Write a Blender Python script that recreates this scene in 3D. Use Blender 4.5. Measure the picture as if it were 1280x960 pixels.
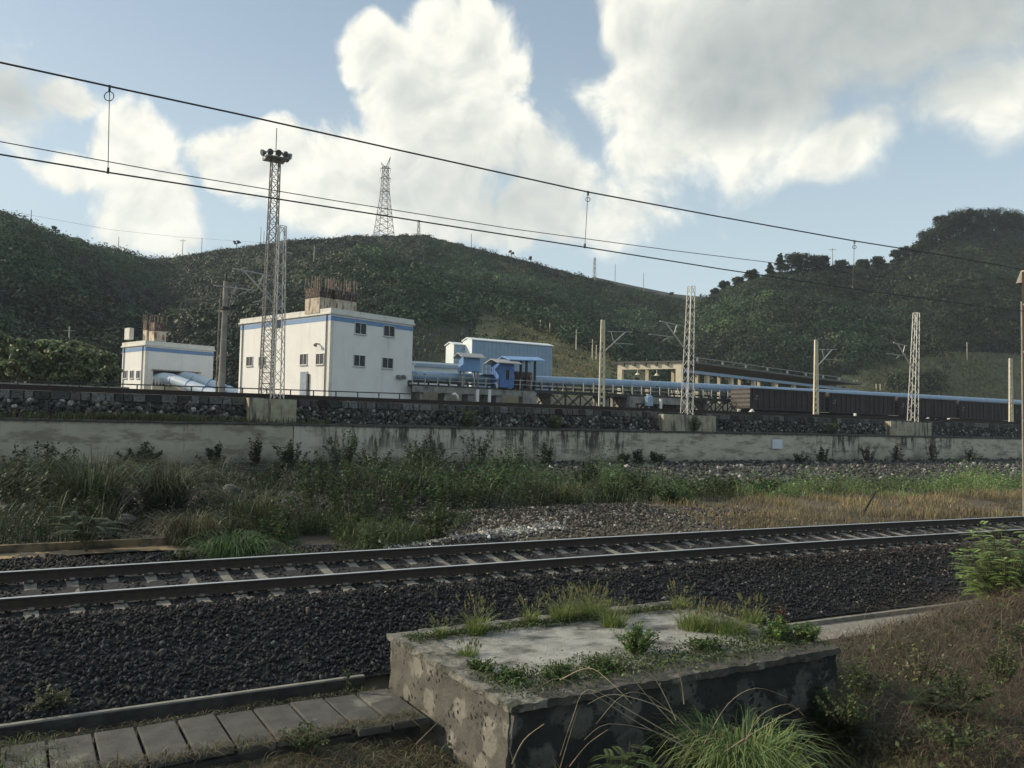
import bpy, bmesh, math, random
import numpy as np
from math import radians, cos, sin, atan, pi, tan, atan2, asin
from mathutils import Vector, Matrix
random.seed(5); rng = np.random.default_rng(7)
for o in list(bpy.data.objects): bpy.data.objects.remove(o)
S = bpy.context.scene; COL = S.collection
# ---------------------------------------------------------------- camera
F = 1040.0; TH = radians(59.4); PT = atan(53/1040); RO = radians(1.2); CZ = 2.7
fwd = np.array([cos(TH)*cos(PT), sin(TH)*cos(PT), sin(PT)]); r0 = np.array([sin(TH), -cos(TH), 0.0]); u0 = np.cross(r0, fwd)
fh = np.array([cos(TH), sin(TH), 0.0])
rt = cos(RO)*r0+sin(RO)*u0; up = -sin(RO)*r0+cos(RO)*u0; CP = np.array([0, 0, CZ])
cam = bpy.data.cameras.new('camera'); co = bpy.data.objects.new('camera', cam); COL.objects.link(co); S.camera = co
cam.sensor_width = 36; cam.lens = F/1280*36; cam.clip_end = 9000; cam.clip_start = .1
co.matrix_world = Matrix(((rt[0], up[0], -fwd[0], 0), (rt[1], up[1], -fwd[1], 0), (rt[2], up[2], -fwd[2], CZ), (0, 0, 0, 1)))
S.cycles.max_bounces = 4; S.cycles.diffuse_bounces = 3; S.cycles.glossy_bounces = 2; S.cycles.transmission_bounces = 2; S.cycles.caustics_reflective = False
S.render.resolution_x = 1024; S.render.resolution_y = 768
def ray(x, y): return fwd*F+rt*(x-640)+up*(480-y)
def atY(x, y, Y): d = ray(x, y); return CP+d*(Y/d[1])
def atZ(x, y, Z): d = ray(x, y); return CP+d*((Z-CZ)/d[2])
def atD(x, y, D): d = ray(x, y); return CP+d*(D/(d@fh))
def hit(x, y, o, n): d = ray(x, y); return CP+d*(((o-CP)@n)/(d@n))
def px(p):
    v = np.asarray(p, float)-CP; return 640+F*(v@rt)/(v@fwd), 480-F*(v@up)/(v@fwd)
# ---------------------------------------------------------------- light
SUN = np.array([-.80, .59]); SUN = SUN/np.linalg.norm(SUN); SEL = radians(27)
S.view_settings.view_transform = 'Standard'; S.view_settings.look = 'None'; S.view_settings.gamma = 1; S.view_settings.exposure = 0.25
sl = bpy.data.lights.new('sun', 'SUN'); sl.energy = 3.9; sl.angle = radians(.6); sl.color = (1, .87, .68)
so = bpy.data.objects.new('sun', sl); COL.objects.link(so)
so.rotation_euler = Vector((SUN[0]*cos(SEL), SUN[1]*cos(SEL), sin(SEL))).to_track_quat('Z', 'Y').to_euler()
W = bpy.data.worlds.new('World'); S.world = W; W.use_nodes = True
def world():
    nt = W.node_tree; nt.nodes.clear(); N = nt.nodes; L = nt.links
    def direc(x, y):
        d = ray(x, y); d = d/np.linalg.norm(d); return atan2(d@r0, d@fh), asin(d[2])
    def M(t, op, a, b=None, c=None, clamp=False):
        n = t.nodes.new('ShaderNodeMath'); n.operation = op; n.use_clamp = clamp
        for i, v in enumerate((a, b, c)):
            if v is None: continue
            if isinstance(v, (int, float)): n.inputs[i].default_value = v
            else: t.links.new(v, n.inputs[i])
        return n.outputs[0]
    def VM(t, op, a, b=None):
        n = t.nodes.new('ShaderNodeVectorMath'); n.operation = op
        for i, v in enumerate((a, b)):
            if v is None: continue
            if isinstance(v, tuple): n.inputs[i].default_value = v
            else: t.links.new(v, n.inputs[i])
        return n
    def sm(t, v, lo, hi):
        n = t.nodes.new('ShaderNodeMapRange'); n.interpolation_type = 'SMOOTHSTEP'; t.links.new(v, n.inputs['Value'])
        n.inputs['From Min'].default_value = lo; n.inputs['From Max'].default_value = hi; return n.outputs['Result']
    def blobs(t, vec, bl, soft=.12):
        acc = None
        for x, y, rx, ry, w in bl:
            a, e = direc(x, y)
            s = VM(t, 'SUBTRACT', vec, (a, e, 0)).outputs[0]
            s = VM(t, 'MULTIPLY', s, (F/rx, F/ry, 0)).outputs[0]
            l = VM(t, 'LENGTH', s).outputs['Value']
            d = M(t, 'MULTIPLY_ADD', l, -w, w)
            acc = d if acc is None else M(t, 'SMOOTH_MAX', acc, d, soft)
        return acc
    tc = N.new('ShaderNodeTexCoord'); v = tc.outputs['Generated']
    la = VM(nt, 'DOT_PRODUCT', v, tuple(r0)).outputs['Value']; de = VM(nt, 'DOT_PRODUCT', v, tuple(fh)).outputs['Value']
    sx = N.new('ShaderNodeSeparateXYZ'); L.new(v, sx.inputs[0])
    az = M(nt, 'ARCTAN2', la, de); el = M(nt, 'ARCSINE', sx.outputs['Z'])
    cb = N.new('ShaderNodeCombineXYZ'); L.new(az, cb.inputs[0]); L.new(el, cb.inputs[1]); P = cb.outputs[0]
    nz = N.new('ShaderNodeTexNoise'); nz.inputs['Scale'].default_value = 7.0; nz.inputs['Detail'].default_value = 2; L.new(P, nz.inputs['Vector'])
    wv = VM(nt, 'SUBTRACT', nz.outputs['Color'], (.5, .5, .5)).outputs[0]; wv = VM(nt, 'MULTIPLY', wv, (.09, .09, 0)).outputs[0]; wp = VM(nt, 'ADD', P, wv).outputs[0]
    CL = [(470, 235, 185, 85, 1), (565, 130, 118, 150, 1.1), (595, 45, 60, 70, 1), (478, 62, 62, 50, 1), (330, 200, 80, 62, .9),
          (690, 225, 70, 95, .7), (160, 180, 60, 72, .8), (85, 118, 46, 30, .6), (195, 265, 80, 66, .75), (5, 130, 70, 60, .42), (90, 205, 70, 32, .55),
          (800, 30, 70, 72, 1), (890, 110, 175, 140, 1.1), (1090, 10, 270, 115, 1.0), (1050, 190, 80, 48, .85), (1225, 130, 95, 62, .85), (640, 270, 300, 50, .5)]
    den = blobs(nt, wp, CL, .08)
    off = sm(nt, M(nt, 'ABSOLUTE', az), .72, 1.1); hi = sm(nt, el, .55, .8); off = M(nt, 'MAXIMUM', off, hi)  # unseen cloud cover around and above the view, added to light camera-facing surfaces
    den = M(nt, 'MAXIMUM', den, M(nt, 'MULTIPLY_ADD', off, 1.0, -.82))
    n2 = N.new('ShaderNodeTexNoise'); n2.inputs['Scale'].default_value = 11; n2.inputs['Detail'].default_value = 9; n2.inputs['Roughness'].default_value = .56; L.new(wp, n2.inputs['Vector'])
    n3 = N.new('ShaderNodeTexNoise'); n3.inputs['Scale'].default_value = 11; n3.inputs['Detail'].default_value = 4; n3.inputs['Roughness'].default_value = .58; L.new(VM(nt, 'ADD', wp, (-.012, .014, 0)).outputs[0], n3.inputs['Vector'])
    d0 = M(nt, 'ADD', den, M(nt, 'MULTIPLY_ADD', n2.outputs['Fac'], 1.3, -.66))
    sf = M(nt, 'MULTIPLY_ADD', sm(nt, az, -.05, .45), .24, .27); rg = N.new('ShaderNodeMapRange'); rg.interpolation_type = 'SMOOTHSTEP'; L.new(d0, rg.inputs['Value']); rg.inputs['From Min'].default_value = .02; L.new(sf, rg.inputs['From Max']); alpha = rg.outputs['Result']
    lit = M(nt, 'MULTIPLY_ADD', M(nt, 'SUBTRACT', n2.outputs['Fac'], n3.outputs['Fac']), 1.3, .86)
    lit = M(nt, 'SUBTRACT', lit, M(nt, 'MULTIPLY', sm(nt, d0, .35, 1.0), .22), clamp=True)
    SH = [(1060, 50, 300, 115, 1.3), (930, 130, 120, 60, .8), (1270, 0, 190, 100, 1), (640, 250, 190, 110, .55), (505, 110, 55, 45, .45), (15, 120, 90, 70, .7), (1290, 220, 120, 60, .6)]
    sh = M(nt, 'MULTIPLY', sm(nt, blobs(nt, P, SH, .2), -.1, .8), .62)
    lit = M(nt, 'MULTIPLY', lit, M(nt, 'SUBTRACT', 1, sh), clamp=True)
    cr = N.new('ShaderNodeValToRGB'); L.new(lit, cr.inputs[0]); e = cr.color_ramp.elements
    e[0].position = 0; e[0].color = (.26, .30, .31, 1); e[1].position = .95; e[1].color = (.97, .95, .84, 1); m_ = cr.color_ramp.elements.new(.45); m_.color = (.56, .59, .56, 1)
    cl = VM(nt, 'MULTIPLY', cr.outputs[0]); tn = N.new('ShaderNodeMix'); tn.data_type = 'RGBA'; L.new(off, tn.inputs[0]); tn.inputs[6].default_value = (1, 1, 1, 1); tn.inputs[7].default_value = (.56, .64, .74, 1); L.new(tn.outputs[2], cl.inputs[1])
    sky = N.new('ShaderNodeTexSky'); sky.sky_type = 'NISHITA'; sky.sun_disc = False; sky.sun_elevation = SEL; sky.sun_rotation = atan2(SUN[0], SUN[1])
    sky.dust_density = 2.0; sky.air_density = 1.0; sky.ozone_density = 2.0
    ss = VM(nt, 'MULTIPLY', sky.outputs[0], (.135, .128, .118)).outputs[0]
    mk = M(nt, 'MULTIPLY_ADD', sm(nt, el, .50, .0), .62, .30)
    mx0 = N.new('ShaderNodeMix'); mx0.data_type = 'RGBA'; L.new(mk, mx0.inputs[0]); L.new(ss, mx0.inputs[6]); mx0.inputs[7].default_value = (.55, .68, .74, 1)
    mx = N.new('ShaderNodeMix'); mx.data_type = 'RGBA'; L.new(M(nt, 'MULTIPLY', alpha, M(nt, 'MULTIPLY_ADD', sm(nt, el, .02, .30), .30, .66)), mx.inputs[0]); L.new(mx0.outputs[2], mx.inputs[6]); L.new(cl.outputs[0], mx.inputs[7])
    up_ = sm(nt, sx.outputs['Z'], -.02, .02)
    mg = N.new('ShaderNodeMix'); mg.data_type = 'RGBA'; L.new(up_, mg.inputs[0]); mg.inputs[6].default_value = (.1, .1, .09, 1); L.new(mx.outputs[2], mg.inputs[7])
    W.cycles.sampling_method = 'MANUAL'; W.cycles.sample_map_resolution = 512
    bg = N.new('ShaderNodeBackground'); bg.inputs[1].default_value = 1.0; L.new(mg.outputs[2], bg.inputs[0])
    out = N.new('ShaderNodeOutputWorld'); L.new(bg.outputs[0], out.inputs[0])
world()
# ---------------------------------------------------------------- materials
MT = {}
def pm(name, c1, c2=None, scale=4, rough=.85, bump=0, bscale=None, metal=0, detail=6, st=(1, 1, 1), lo=.35, hi=.65, spec=None, c3=None, s3=(1, 1, 1), sc3=1, lo3=.55, hi3=.7, rot=None):
    m = bpy.data.materials.new(name); m.use_nodes = True; t = m.node_tree; N = t.nodes; L = t.links; b = N['Principled BSDF']
    b.inputs['Roughness'].default_value = rough; b.inputs['Metallic'].default_value = metal
    if spec is not None: b.inputs['Specular IOR Level'].default_value = spec
    g = N.new('ShaderNodeNewGeometry')
    def mapped(s):
        v = N.new('ShaderNodeVectorMath'); v.operation = 'MULTIPLY'; L.new(g.outputs['Position'], v.inputs[0]); v.inputs[1].default_value = s; return v.outputs[0]
    def noise(vec, sc, de=6, ro=.6):
        n = N.new('ShaderNodeTexNoise'); n.inputs['Scale'].default_value = sc; n.inputs['Detail'].default_value = de; n.inputs['Roughness'].default_value = ro; L.new(vec, n.inputs['Vector']); return n.outputs['Fac']
    def ramp(f, lo, hi):
        r = N.new('ShaderNodeMapRange'); r.interpolation_type = 'SMOOTHSTEP'; L.new(f, r.inputs[0]); r.inputs[1].default_value = lo; r.inputs[2].default_value = hi; return r.outputs[0]
    def mix(f, a, b_):
        x = N.new('ShaderNodeMix'); x.data_type = 'RGBA'; L.new(f, x.inputs[0])
        for i, c in ((6, a), (7, b_)):
            if isinstance(c, tuple): x.inputs[i].default_value = (*c[:3], 1)
            else: L.new(c, x.inputs[i])
        return x.outputs[2]
    c = c1 if c2 is None else mix(ramp(noise(mapped(st), scale, detail), lo, hi), c1, c2)
    if c3: c = mix(ramp(noise(mapped(s3), sc3, 8), lo3, hi3), c, c3)
    if isinstance(c, tuple): b.inputs['Base Color'].default_value = (*c, 1)
    else: L.new(c, b.inputs['Base Color'])
    if bump:
        n = noise(mapped((1, 1, 1)), bscale or scale*4, 8, .65); bp = N.new('ShaderNodeBump'); bp.inputs['Strength'].default_value = 1; bp.inputs['Distance'].default_value = bump
        L.new(n, bp.inputs['Height']); L.new(bp.outputs[0], b.inputs['Normal'])
    m['h'] = 1; MT[name] = m; m_tools[name] = (t, N, L, b, g, mapped, noise, ramp, mix, c)
    return m
m_tools = {}
def leafmat(name, rough=.55, trans=.3):
    m = bpy.data.materials.new(name); m.use_nodes = True; t = m.node_tree; N = t.nodes; L = t.links; b = N['Principled BSDF']; b.inputs['Roughness'].default_value = rough
    b.inputs['Specular IOR Level'].default_value = .25
    a = N.new('ShaderNodeAttribute'); a.attribute_name = 'Col'; L.new(a.outputs['Color'], b.inputs['Base Color'])
    tr = N.new('ShaderNodeBsdfTranslucent'); L.new(a.outputs['Color'], tr.inputs[0]); ms = N.new('ShaderNodeMixShader'); ms.inputs[0].default_value = trans
    L.new(b.outputs[0], ms.inputs[1]); L.new(tr.outputs[0], ms.inputs[2]); L.new(ms.outputs[0], N['Material Output'].inputs[0]); MT[name] = m; return m
leafmat('leaf'); leafmat('grassleaf', .5, .3)
def attrmat(name, rough=.9, nscale=60, amt=.5):
    m = bpy.data.materials.new(name); m.use_nodes = True; t = m.node_tree; N = t.nodes; L = t.links; b = N['Principled BSDF']; b.inputs['Roughness'].default_value = rough
    b.inputs['Specular IOR Level'].default_value = .3
    a = N.new('ShaderNodeAttribute'); a.attribute_name = 'Col'; g = N.new('ShaderNodeNewGeometry'); n = N.new('ShaderNodeTexNoise'); n.inputs['Scale'].default_value = nscale; L.new(g.outputs['Position'], n.inputs['Vector'])
    mr = N.new('ShaderNodeMapRange'); L.new(n.outputs['Fac'], mr.inputs[0]); mr.inputs[1].default_value = .3; mr.inputs[2].default_value = .7; mr.inputs[3].default_value = 1-amt; mr.inputs[4].default_value = 1+amt
    v = N.new('ShaderNodeVectorMath'); v.operation = 'SCALE'; L.new(a.outputs['Color'], v.inputs[0]); L.new(mr.outputs[0], v.inputs['Scale']); L.new(v.outputs[0], b.inputs['Base Color']); MT[name] = m; return m
attrmat('stone', .85, 40, .3); attrmat('rubble', .9, 9, .45); attrmat('bark', .9, 6, .4)
pm('soil', (.05, .042, .03), (.10, .085, .055), 1.2, bump=.05, bscale=9, c3=(.045, .06, .02), sc3=.5)
pm('ballast_bed', (.012, .012, .012), (.03, .03, .028), 9, bump=.05, bscale=22)
pm('hillsoil', (.014, .022, .012), (.030, .040, .020), .12, bump=.5, bscale=.5, detail=8)
pm('yardsoil', (.07, .065, .055), (.13, .12, .10), .8, bump=.05, bscale=6)
pm('rail_side', (.026, .018, .014), (.042, .029, .022), 12, .8)
pm('rail_top', (.72, .70, .66), None, rough=.5, metal=1)
pm('sleeper', (.16, .15, .125), (.24, .22, .185), 9, .9, bump=.01, bscale=50, c3=(.10, .085, .07), sc3=3)
pm('concrete_wall', (.43, .39, .305), (.54, .495, .395), .9, .9, bump=.012, bscale=30, lo=.3, hi=.7)
def wallmat():
    t, N, L, b, g, mapped, noise, ramp, mix, c = m_tools['concrete_wall']
    sep = N.new('ShaderNodeSeparateXYZ'); L.new(g.outputs['Position'], sep.inputs[0])
    def mth(op, a, b_=None):
        n = N.new('ShaderNodeMath'); n.operation = op
        for i, v in enumerate((a, b_)):
            if v is None: continue
            if isinstance(v, (int, float)): n.inputs[i].default_value = v
            else: L.new(v, n.inputs[i])
        return n.outputs[0]
    X = sep.outputs[0]; Z = sep.outputs[2]
    # horizontal daywork bands
    c = mix(ramp(noise(mapped((.35, .35, 1.2)), 1.6, 8, .7), .48, .62), c, (.24, .215, .165))
    # bays: older greyer plaster left of x=11.7
    left = mth('LESS_THAN', X, 11.75); c = mix(mth('MULTIPLY', left, .30), c, (.24, .205, .145))
    # pale render between 11.75 and 22.8
    mid = mth('MULTIPLY', mth('GREATER_THAN', X, 11.75), mth('LESS_THAN', X, 22.8)); c = mix(mth('MULTIPLY', mid, .4), c, (.52, .49, .41))
    # black runs down from the coping
    f = noise(mapped((2.0, 2.0, .30)), 1.0, 8, .75); area = ramp(noise(mapped((.11, .11, 0)), 1.0, 1), .44, .6)
    thr = mth('MULTIPLY_ADD', area, .0); w1 = ramp(mth('ADD', f, mth('MULTIPLY', mth('SUBTRACT', area, .75), .24)), .52, .62)
    zf = ramp(mth('ADD', Z, mth('MULTIPLY', noise(mapped((1.3, 1.3, 0)), 1.0, 3), 2.6)), 2.1, 3.3)
    c = mix(mth('MULTIPLY', mth('MULTIPLY', w1, zf), .9), c, (.03, .028, .02))
    f3 = noise(mapped((7, 7, .5)), 1.0, 4, .7); c = mix(mth('MULTIPLY', mth('MULTIPLY', mth('MULTIPLY', ramp(f3, .52, .66), zf), area), .5), c, (.07, .065, .05))
    # damp mossy foot and grime under coping
    ft = ramp(mth('ADD', mth('MULTIPLY', Z, -1), mth('MULTIPLY', noise(mapped((1, 1, .6)), 1.4, 5), 1.0)), -.75, .15); c = mix(mth('MULTIPLY', ft, .75), c, (.07, .065, .045))
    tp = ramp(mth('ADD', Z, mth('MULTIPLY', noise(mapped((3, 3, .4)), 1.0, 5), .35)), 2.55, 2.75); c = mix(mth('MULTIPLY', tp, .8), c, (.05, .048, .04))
    L.new(c, b.inputs['Base Color'])
wallmat()
pm('coping', (.045, .042, .036), (.10, .095, .08), 3, bump=.02, bscale=20)
pm('mortar', (.02, .019, .016), (.045, .042, .036), 5, bump=.03, bscale=20)
pm('pedestal', (.28, .25, .17), (.40, .37, .27), 2, bump=.01, c3=(.08, .075, .06), s3=(3, 3, .4), sc3=1.2, lo3=.5, hi3=.66)
pm('blockstone', (.14, .13, .11), (.24, .225, .19), 3, bump=.02, bscale=20)
def masonry(name, scale, cs, dark, mort):
    m = pm(name, cs[0], cs[1], 5, .9)
    t, N, L, b, g, mapped, noise, ramp, mix, c = m_tools[name]
    wn = N.new('ShaderNodeTexNoise'); wn.inputs['Scale'].default_value = 2.5; L.new(g.outputs['Position'], wn.inputs['Vector'])
    vm = N.new('ShaderNodeVectorMath'); vm.operation = 'MULTIPLY_ADD'; L.new(wn.outputs['Color'], vm.inputs[0]); vm.inputs[1].default_value = (.22, .22, .22); L.new(g.outputs['Position'], vm.inputs[2])
    def vor(feat):
        v = N.new('ShaderNodeTexVoronoi'); v.feature = feat; v.inputs['Scale'].default_value = scale; L.new(vm.outputs[0], v.inputs['Vector']); return v
    cell = vor('F1'); edge = vor('DISTANCE_TO_EDGE')
    hs = N.new('ShaderNodeSeparateColor'); L.new(cell.outputs['Color'], hs.inputs[0])
    c = mix(hs.outputs[0], c, dark); c = mix(ramp(noise(mapped((1, 1, 1)), 6, 8, .7), .5, .75), c, mort)
    ad = N.new('ShaderNodeMath'); ad.operation = 'MULTIPLY_ADD'; L.new(noise(mapped((1, 1, 1)), 7, 9, .75), ad.inputs[0]); ad.inputs[1].default_value = .9; L.new(cell.outputs['Distance'], ad.inputs[2])
    e0_ = N.new('ShaderNodeMapRange'); e0_.interpolation_type = 'SMOOTHSTEP'; L.new(ad.outputs[0], e0_.inputs[0]); e0_.inputs[1].default_value = .98; e0_.inputs[2].default_value = .80
    gt = N.new('ShaderNodeMath'); gt.operation = 'GREATER_THAN'; L.new(hs.outputs[1], gt.inputs[0]); gt.inputs[1].default_value = .25
    e = N.new('ShaderNodeMath'); e.operation = 'MULTIPLY'; L.new(e0_.outputs[0], e.inputs[0]); L.new(gt.outputs[0], e.inputs[1])
    mo = mix(ramp(noise(mapped((1, 1, 1)), 3, 8, .7), .35, .65), mort, tuple(q*.6 for q in mort)); c = mix(e.outputs[0], mo, c)
    # black lichen pits
    pv = N.new('ShaderNodeTexVoronoi'); pv.inputs['Scale'].default_value = 13; L.new(vm.outputs[0], pv.inputs['Vector']); pr = ramp(pv.outputs['Distance'], .42, .30)
    ar = ramp(noise(mapped((1.5, 1.5, 1.2)), 1.8, 6), .50, .56); mu = N.new('ShaderNodeMath'); mu.operation = 'MULTIPLY'; L.new(pr, mu.inputs[0]); L.new(ar, mu.inputs[1])
    c = mix(mu.outputs[0], c, (.012, .012, .01)); L.new(c, b.inputs['Base Color'])
    bp = N.new('ShaderNodeBump'); bp.inputs['Distance'].default_value = .02; L.new(e.outputs[0], bp.inputs['Height'])
    bp2 = N.new('ShaderNodeBump'); bp2.inputs['Distance'].default_value = .02; L.new(noise(mapped((1, 1, 1)), 28, 8, .7), bp2.inputs['Height']); L.new(bp.outputs[0], bp2.inputs['Normal']); L.new(bp2.outputs[0], b.inputs['Normal'])
masonry('block_masonry', 2.7, ((.20, .19, .155), (.26, .25, .205)), (.15, .143, .118), (.12, .114, .093))
masonry('shaded_mossy_masonry', 2.3, ((.085, .084, .072), (.13, .128, .108)), (.05, .05, .042), (.026, .027, .022))  # darker masonry copy: front face shade and some moss put into its colour
masonry('pitching', 2.2, ((.12, .115, .10), (.20, .19, .17)), (.07, .066, .06), (.025, .025, .02))
pm('block_coping', (.12, .115, .095), (.22, .21, .175), 4, bump=.03, bscale=25, c3=(.035, .04, .024), sc3=2.6, lo3=.46, hi3=.6)
pm('dirty_coping', (.035, .034, .026), (.075, .070, .055), 4, bump=.03, bscale=25, c3=(.16, .15, .125), sc3=3.5, lo3=.55, hi3=.66)
pm('block_panel', (.24, .235, .205), (.36, .35, .315), 2.6, bump=.02, bscale=30, c3=(.07, .072, .058), s3=(1, 1.4, 1), sc3=2.0, lo3=.47, hi3=.68)
pm('slab', (.055, .054, .047), (.085, .082, .072), 4, bump=.012, bscale=60, c3=(.17, .165, .14), s3=(1, 1, 1), sc3=1.3, lo3=.52, hi3=.64)
pm('kerb', (.20, .19, .16), (.28, .265, .225), 4, bump=.008, bscale=40, c3=(.13, .12, .10), sc3=2)
pm('tan_kerb', (.22, .16, .085), (.30, .22, .12), 2, bump=.01, c3=(.06, .05, .035), sc3=1.0, lo3=.48, hi3=.6)
pm('sand', (.26, .18, .085), (.33, .24, .12), 3, bump=.02, c3=(.035, .032, .025), sc3=1.3, lo3=.44, hi3=.54)
pm('white_paint', (.75, .74, .705), (.80, .79, .75), .6, .8, c3=(.58, .555, .49), s3=(1, 1, .10), sc3=1.4, lo3=.5, hi3=.85)
pm('cornice', (.62, .61, .55), (.7, .69, .62), 2, .8, c3=(.42, .41, .34), s3=(1, 1, .3), sc3=2, lo3=.55, hi3=.7)
pm('blue_stripe', (.13, .24, .42), (.16, .28, .47), 3, .6)
pm('dark_glass', (.02, .022, .024), (.045, .05, .055), 3, .5, spec=.3)
pm('frame_white', (.55, .56, .54), None, rough=.5)
pm('grey_door', (.20, .25, .30), (.26, .31, .36), 3, .6)
pm('rust', (.085, .050, .038), (.04, .032, .028), 2.5, .9, bump=.02, c3=(.26, .22, .17), s3=(2.5, 2.5, .8), sc3=2, lo3=.52, hi3=.62)
pm('stack_cream', (.56, .50, .40), (.44, .37, .28), 2, .85, c3=(.16, .075, .04), s3=(2, 2, .5), sc3=1.6, lo3=.5, hi3=.66)
pm('rebar', (.30, .25, .20), (.16, .10, .07), 4, .8)
pm('blue_steel', (.14, .27, .48), (.17, .32, .55), 1.5, .45, c3=(.10, .18, .33), s3=(3, 3, .4), sc3=1)
pm('blue_tube', (.24, .34, .45), (.28, .38, .50), .7, .35, c3=(.20, .29, .40), s3=(1.2, 1, .4), sc3=1, lo3=.5, hi3=.9)
pm('pale_blue', (.42, .50, .58), (.48, .56, .63), 1, .45)
pm('blue_deep', (.055, .14, .36), (.08, .18, .42), 2, .5)
pm('ware_blue', (.21, .31, .42), (.24, .34, .45), .6, .5)
pm('ware_white', (.62, .68, .68), (.7, .74, .73), .6, .5)
pm('galv', (.32, .32, .30), (.42, .42, .39), 6, .5, metal=.3)
pm('galv_dark', (.20, .20, .19), (.30, .29, .27), 6, .6, metal=.2)
pm('tower_steel', (.17, .16, .15), (.26, .25, .23), 4, .6, metal=.2)
pm('black_steel', (.02, .02, .02), (.05, .045, .04), 4, .7)
pm('pole_concrete', (.55, .50, .36), (.66, .61, .46), 3, .85, c3=(.4, .37, .28), sc3=2)
pm('pole_grey', (.22, .20, .17), (.32, .30, .25), 2, .85)
pm('wagon', (.020, .015, .013), (.032, .024, .021), 1.5, .8, c3=(.045, .034, .029), s3=(2, 2, .4), sc3=1, lo3=.5, hi3=.75)
pm('wagon_end', (.09, .075, .065), (.12, .10, .09), 2, .8)
pm('cream', (.62, .55, .40), (.70, .63, .47), 1.5, .8, c3=(.38, .28, .18), s3=(2, 2, .5), sc3=1, lo3=.58, hi3=.75)
pm('dark_shed', (.09, .09, .085), (.14, .14, .13), 1.5, .8)
pm('conc_beam', (.20, .19, .17), (.30, .29, .26), 1.5, .9, c3=(.05, .048, .04), s3=(1, 1, .4), sc3=1.5)
pm('wire', (.03, .032, .03), None, rough=.5)
pm('white_thing', (.75, .74, .70), None, rough=.7)
pm('notice', (.58, .62, .66), (.64, .68, .72), 3, .6)
pm('lamp_grey', (.14, .14, .14), (.22, .22, .21), 5, .4, metal=.3)
pm('lamp_glass', (.07, .075, .075), None, rough=.15, spec=.8)
pm('rock', (.20, .19, .16), (.32, .30, .26), .4, bump=.4, bscale=1.2)
# ---------------------------------------------------------------- mesh helpers
def A(*a): return np.array(a, float)
class MB:
    def __init__(s): s.v = []; s.f = []; s.n = 0; s.c = []
    def add(s, v, f, c=None):
        v = np.asarray(v, float).reshape(-1, 3); s.v.append(v); s.f += [tuple(i+s.n for i in q) for q in f]; s.n += len(v)
        if c is not None: s.c.append(np.tile(np.asarray(c, float)[:3], (len(v), 1)))
        return s
    def obox(s, o, a, b, c, col=None):
        o, a, b, c = [np.asarray(q, float) for q in (o, a, b, c)]
        v = [o, o+a, o+a+b, o+b, o+c, o+a+c, o+a+b+c, o+b+c]
        f = [(0, 3, 2, 1), (4, 5, 6, 7), (0, 1, 5, 4), (1, 2, 6, 5), (2, 3, 7, 6), (3, 0, 4, 7)]
        if np.dot(np.cross(a, b), c) < 0: f = [q[::-1] for q in f]
        return s.add(v, f, col)
    def box(s, x0, x1, y0, y1, z0, z1, col=None): return s.obox((x0, y0, z0), (x1-x0, 0, 0), (0, y1-y0, 0), (0, 0, z1-z0), col)
    def bar(s, p, q, w, h=None):
        p, q = np.asarray(p, float), np.asarray(q, float); h = h or w; d = q-p; l = np.linalg.norm(d); d = d/l
        r = A(0, 0, 1) if abs(d[2]) < .95 else A(1, 0, 0); a = np.cross(d, r); a /= np.linalg.norm(a); b = np.cross(a, d)
        return s.obox(p-a*w/2-b*h/2, a*w, b*h, q-p)
    def tube(s, pts, r, n=8, cap=True, col=None):
        pts = [np.asarray(p, float) for p in pts]; R = r if hasattr(r, '__len__') else [r]*len(pts); V = []
        for i, p in enumerate(pts):
            d = pts[min(i+1, len(pts)-1)]-pts[max(i-1, 0)]; d = d/(np.linalg.norm(d)+1e-9); q = A(0, 0, 1) if abs(d[2]) < .9 else A(1, 0, 0)
            a = np.cross(d, q); a /= np.linalg.norm(a); b = np.cross(d, a)
            for k in range(n): t = 2*pi*k/n; V.append(p+R[i]*(cos(t)*a+sin(t)*b))
        Fs = []
        for i in range(len(pts)-1):
            for k in range(n): Fs.append((i*n+k, i*n+(k+1) % n, (i+1)*n+(k+1) % n, (i+1)*n+k))
        if cap: Fs.append(tuple(range(n))[::-1]); Fs.append(tuple((len(pts)-1)*n+k for k in range(n)))
        return s.add(V, Fs, col)
    def build(s, name, mat, parent=None, smooth=False, origin=None):
        v = np.concatenate(s.v) if s.v else np.zeros((0, 3))
        off = np.array(parent.get('wl', (0, 0, 0))) if parent else (np.asarray(origin, float) if origin is not None else v.mean(0))
        if parent is None and origin is None: off[2] = v[:, 2].min()
        me = bpy.data.meshes.new(name); me.from_pydata((v-off).tolist(), [], s.f)
        if s.c and sum(len(c) for c in s.c) == len(v):
            at = me.color_attributes.new('Col', 'FLOAT_COLOR', 'POINT'); C = np.ones((len(v), 4)); C[:, :3] = np.concatenate(s.c); at.data.foreach_set('color', C.ravel())
        if smooth: me.polygons.foreach_set('use_smooth', [True]*len(me.polygons))
        me.materials.append(MT[mat]); o = bpy.data.objects.new(name, me); COL.objects.link(o)
        o['wl'] = list(map(float, off))
        if parent:
            o.parent = parent
        else: o.location = off
        return o
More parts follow.
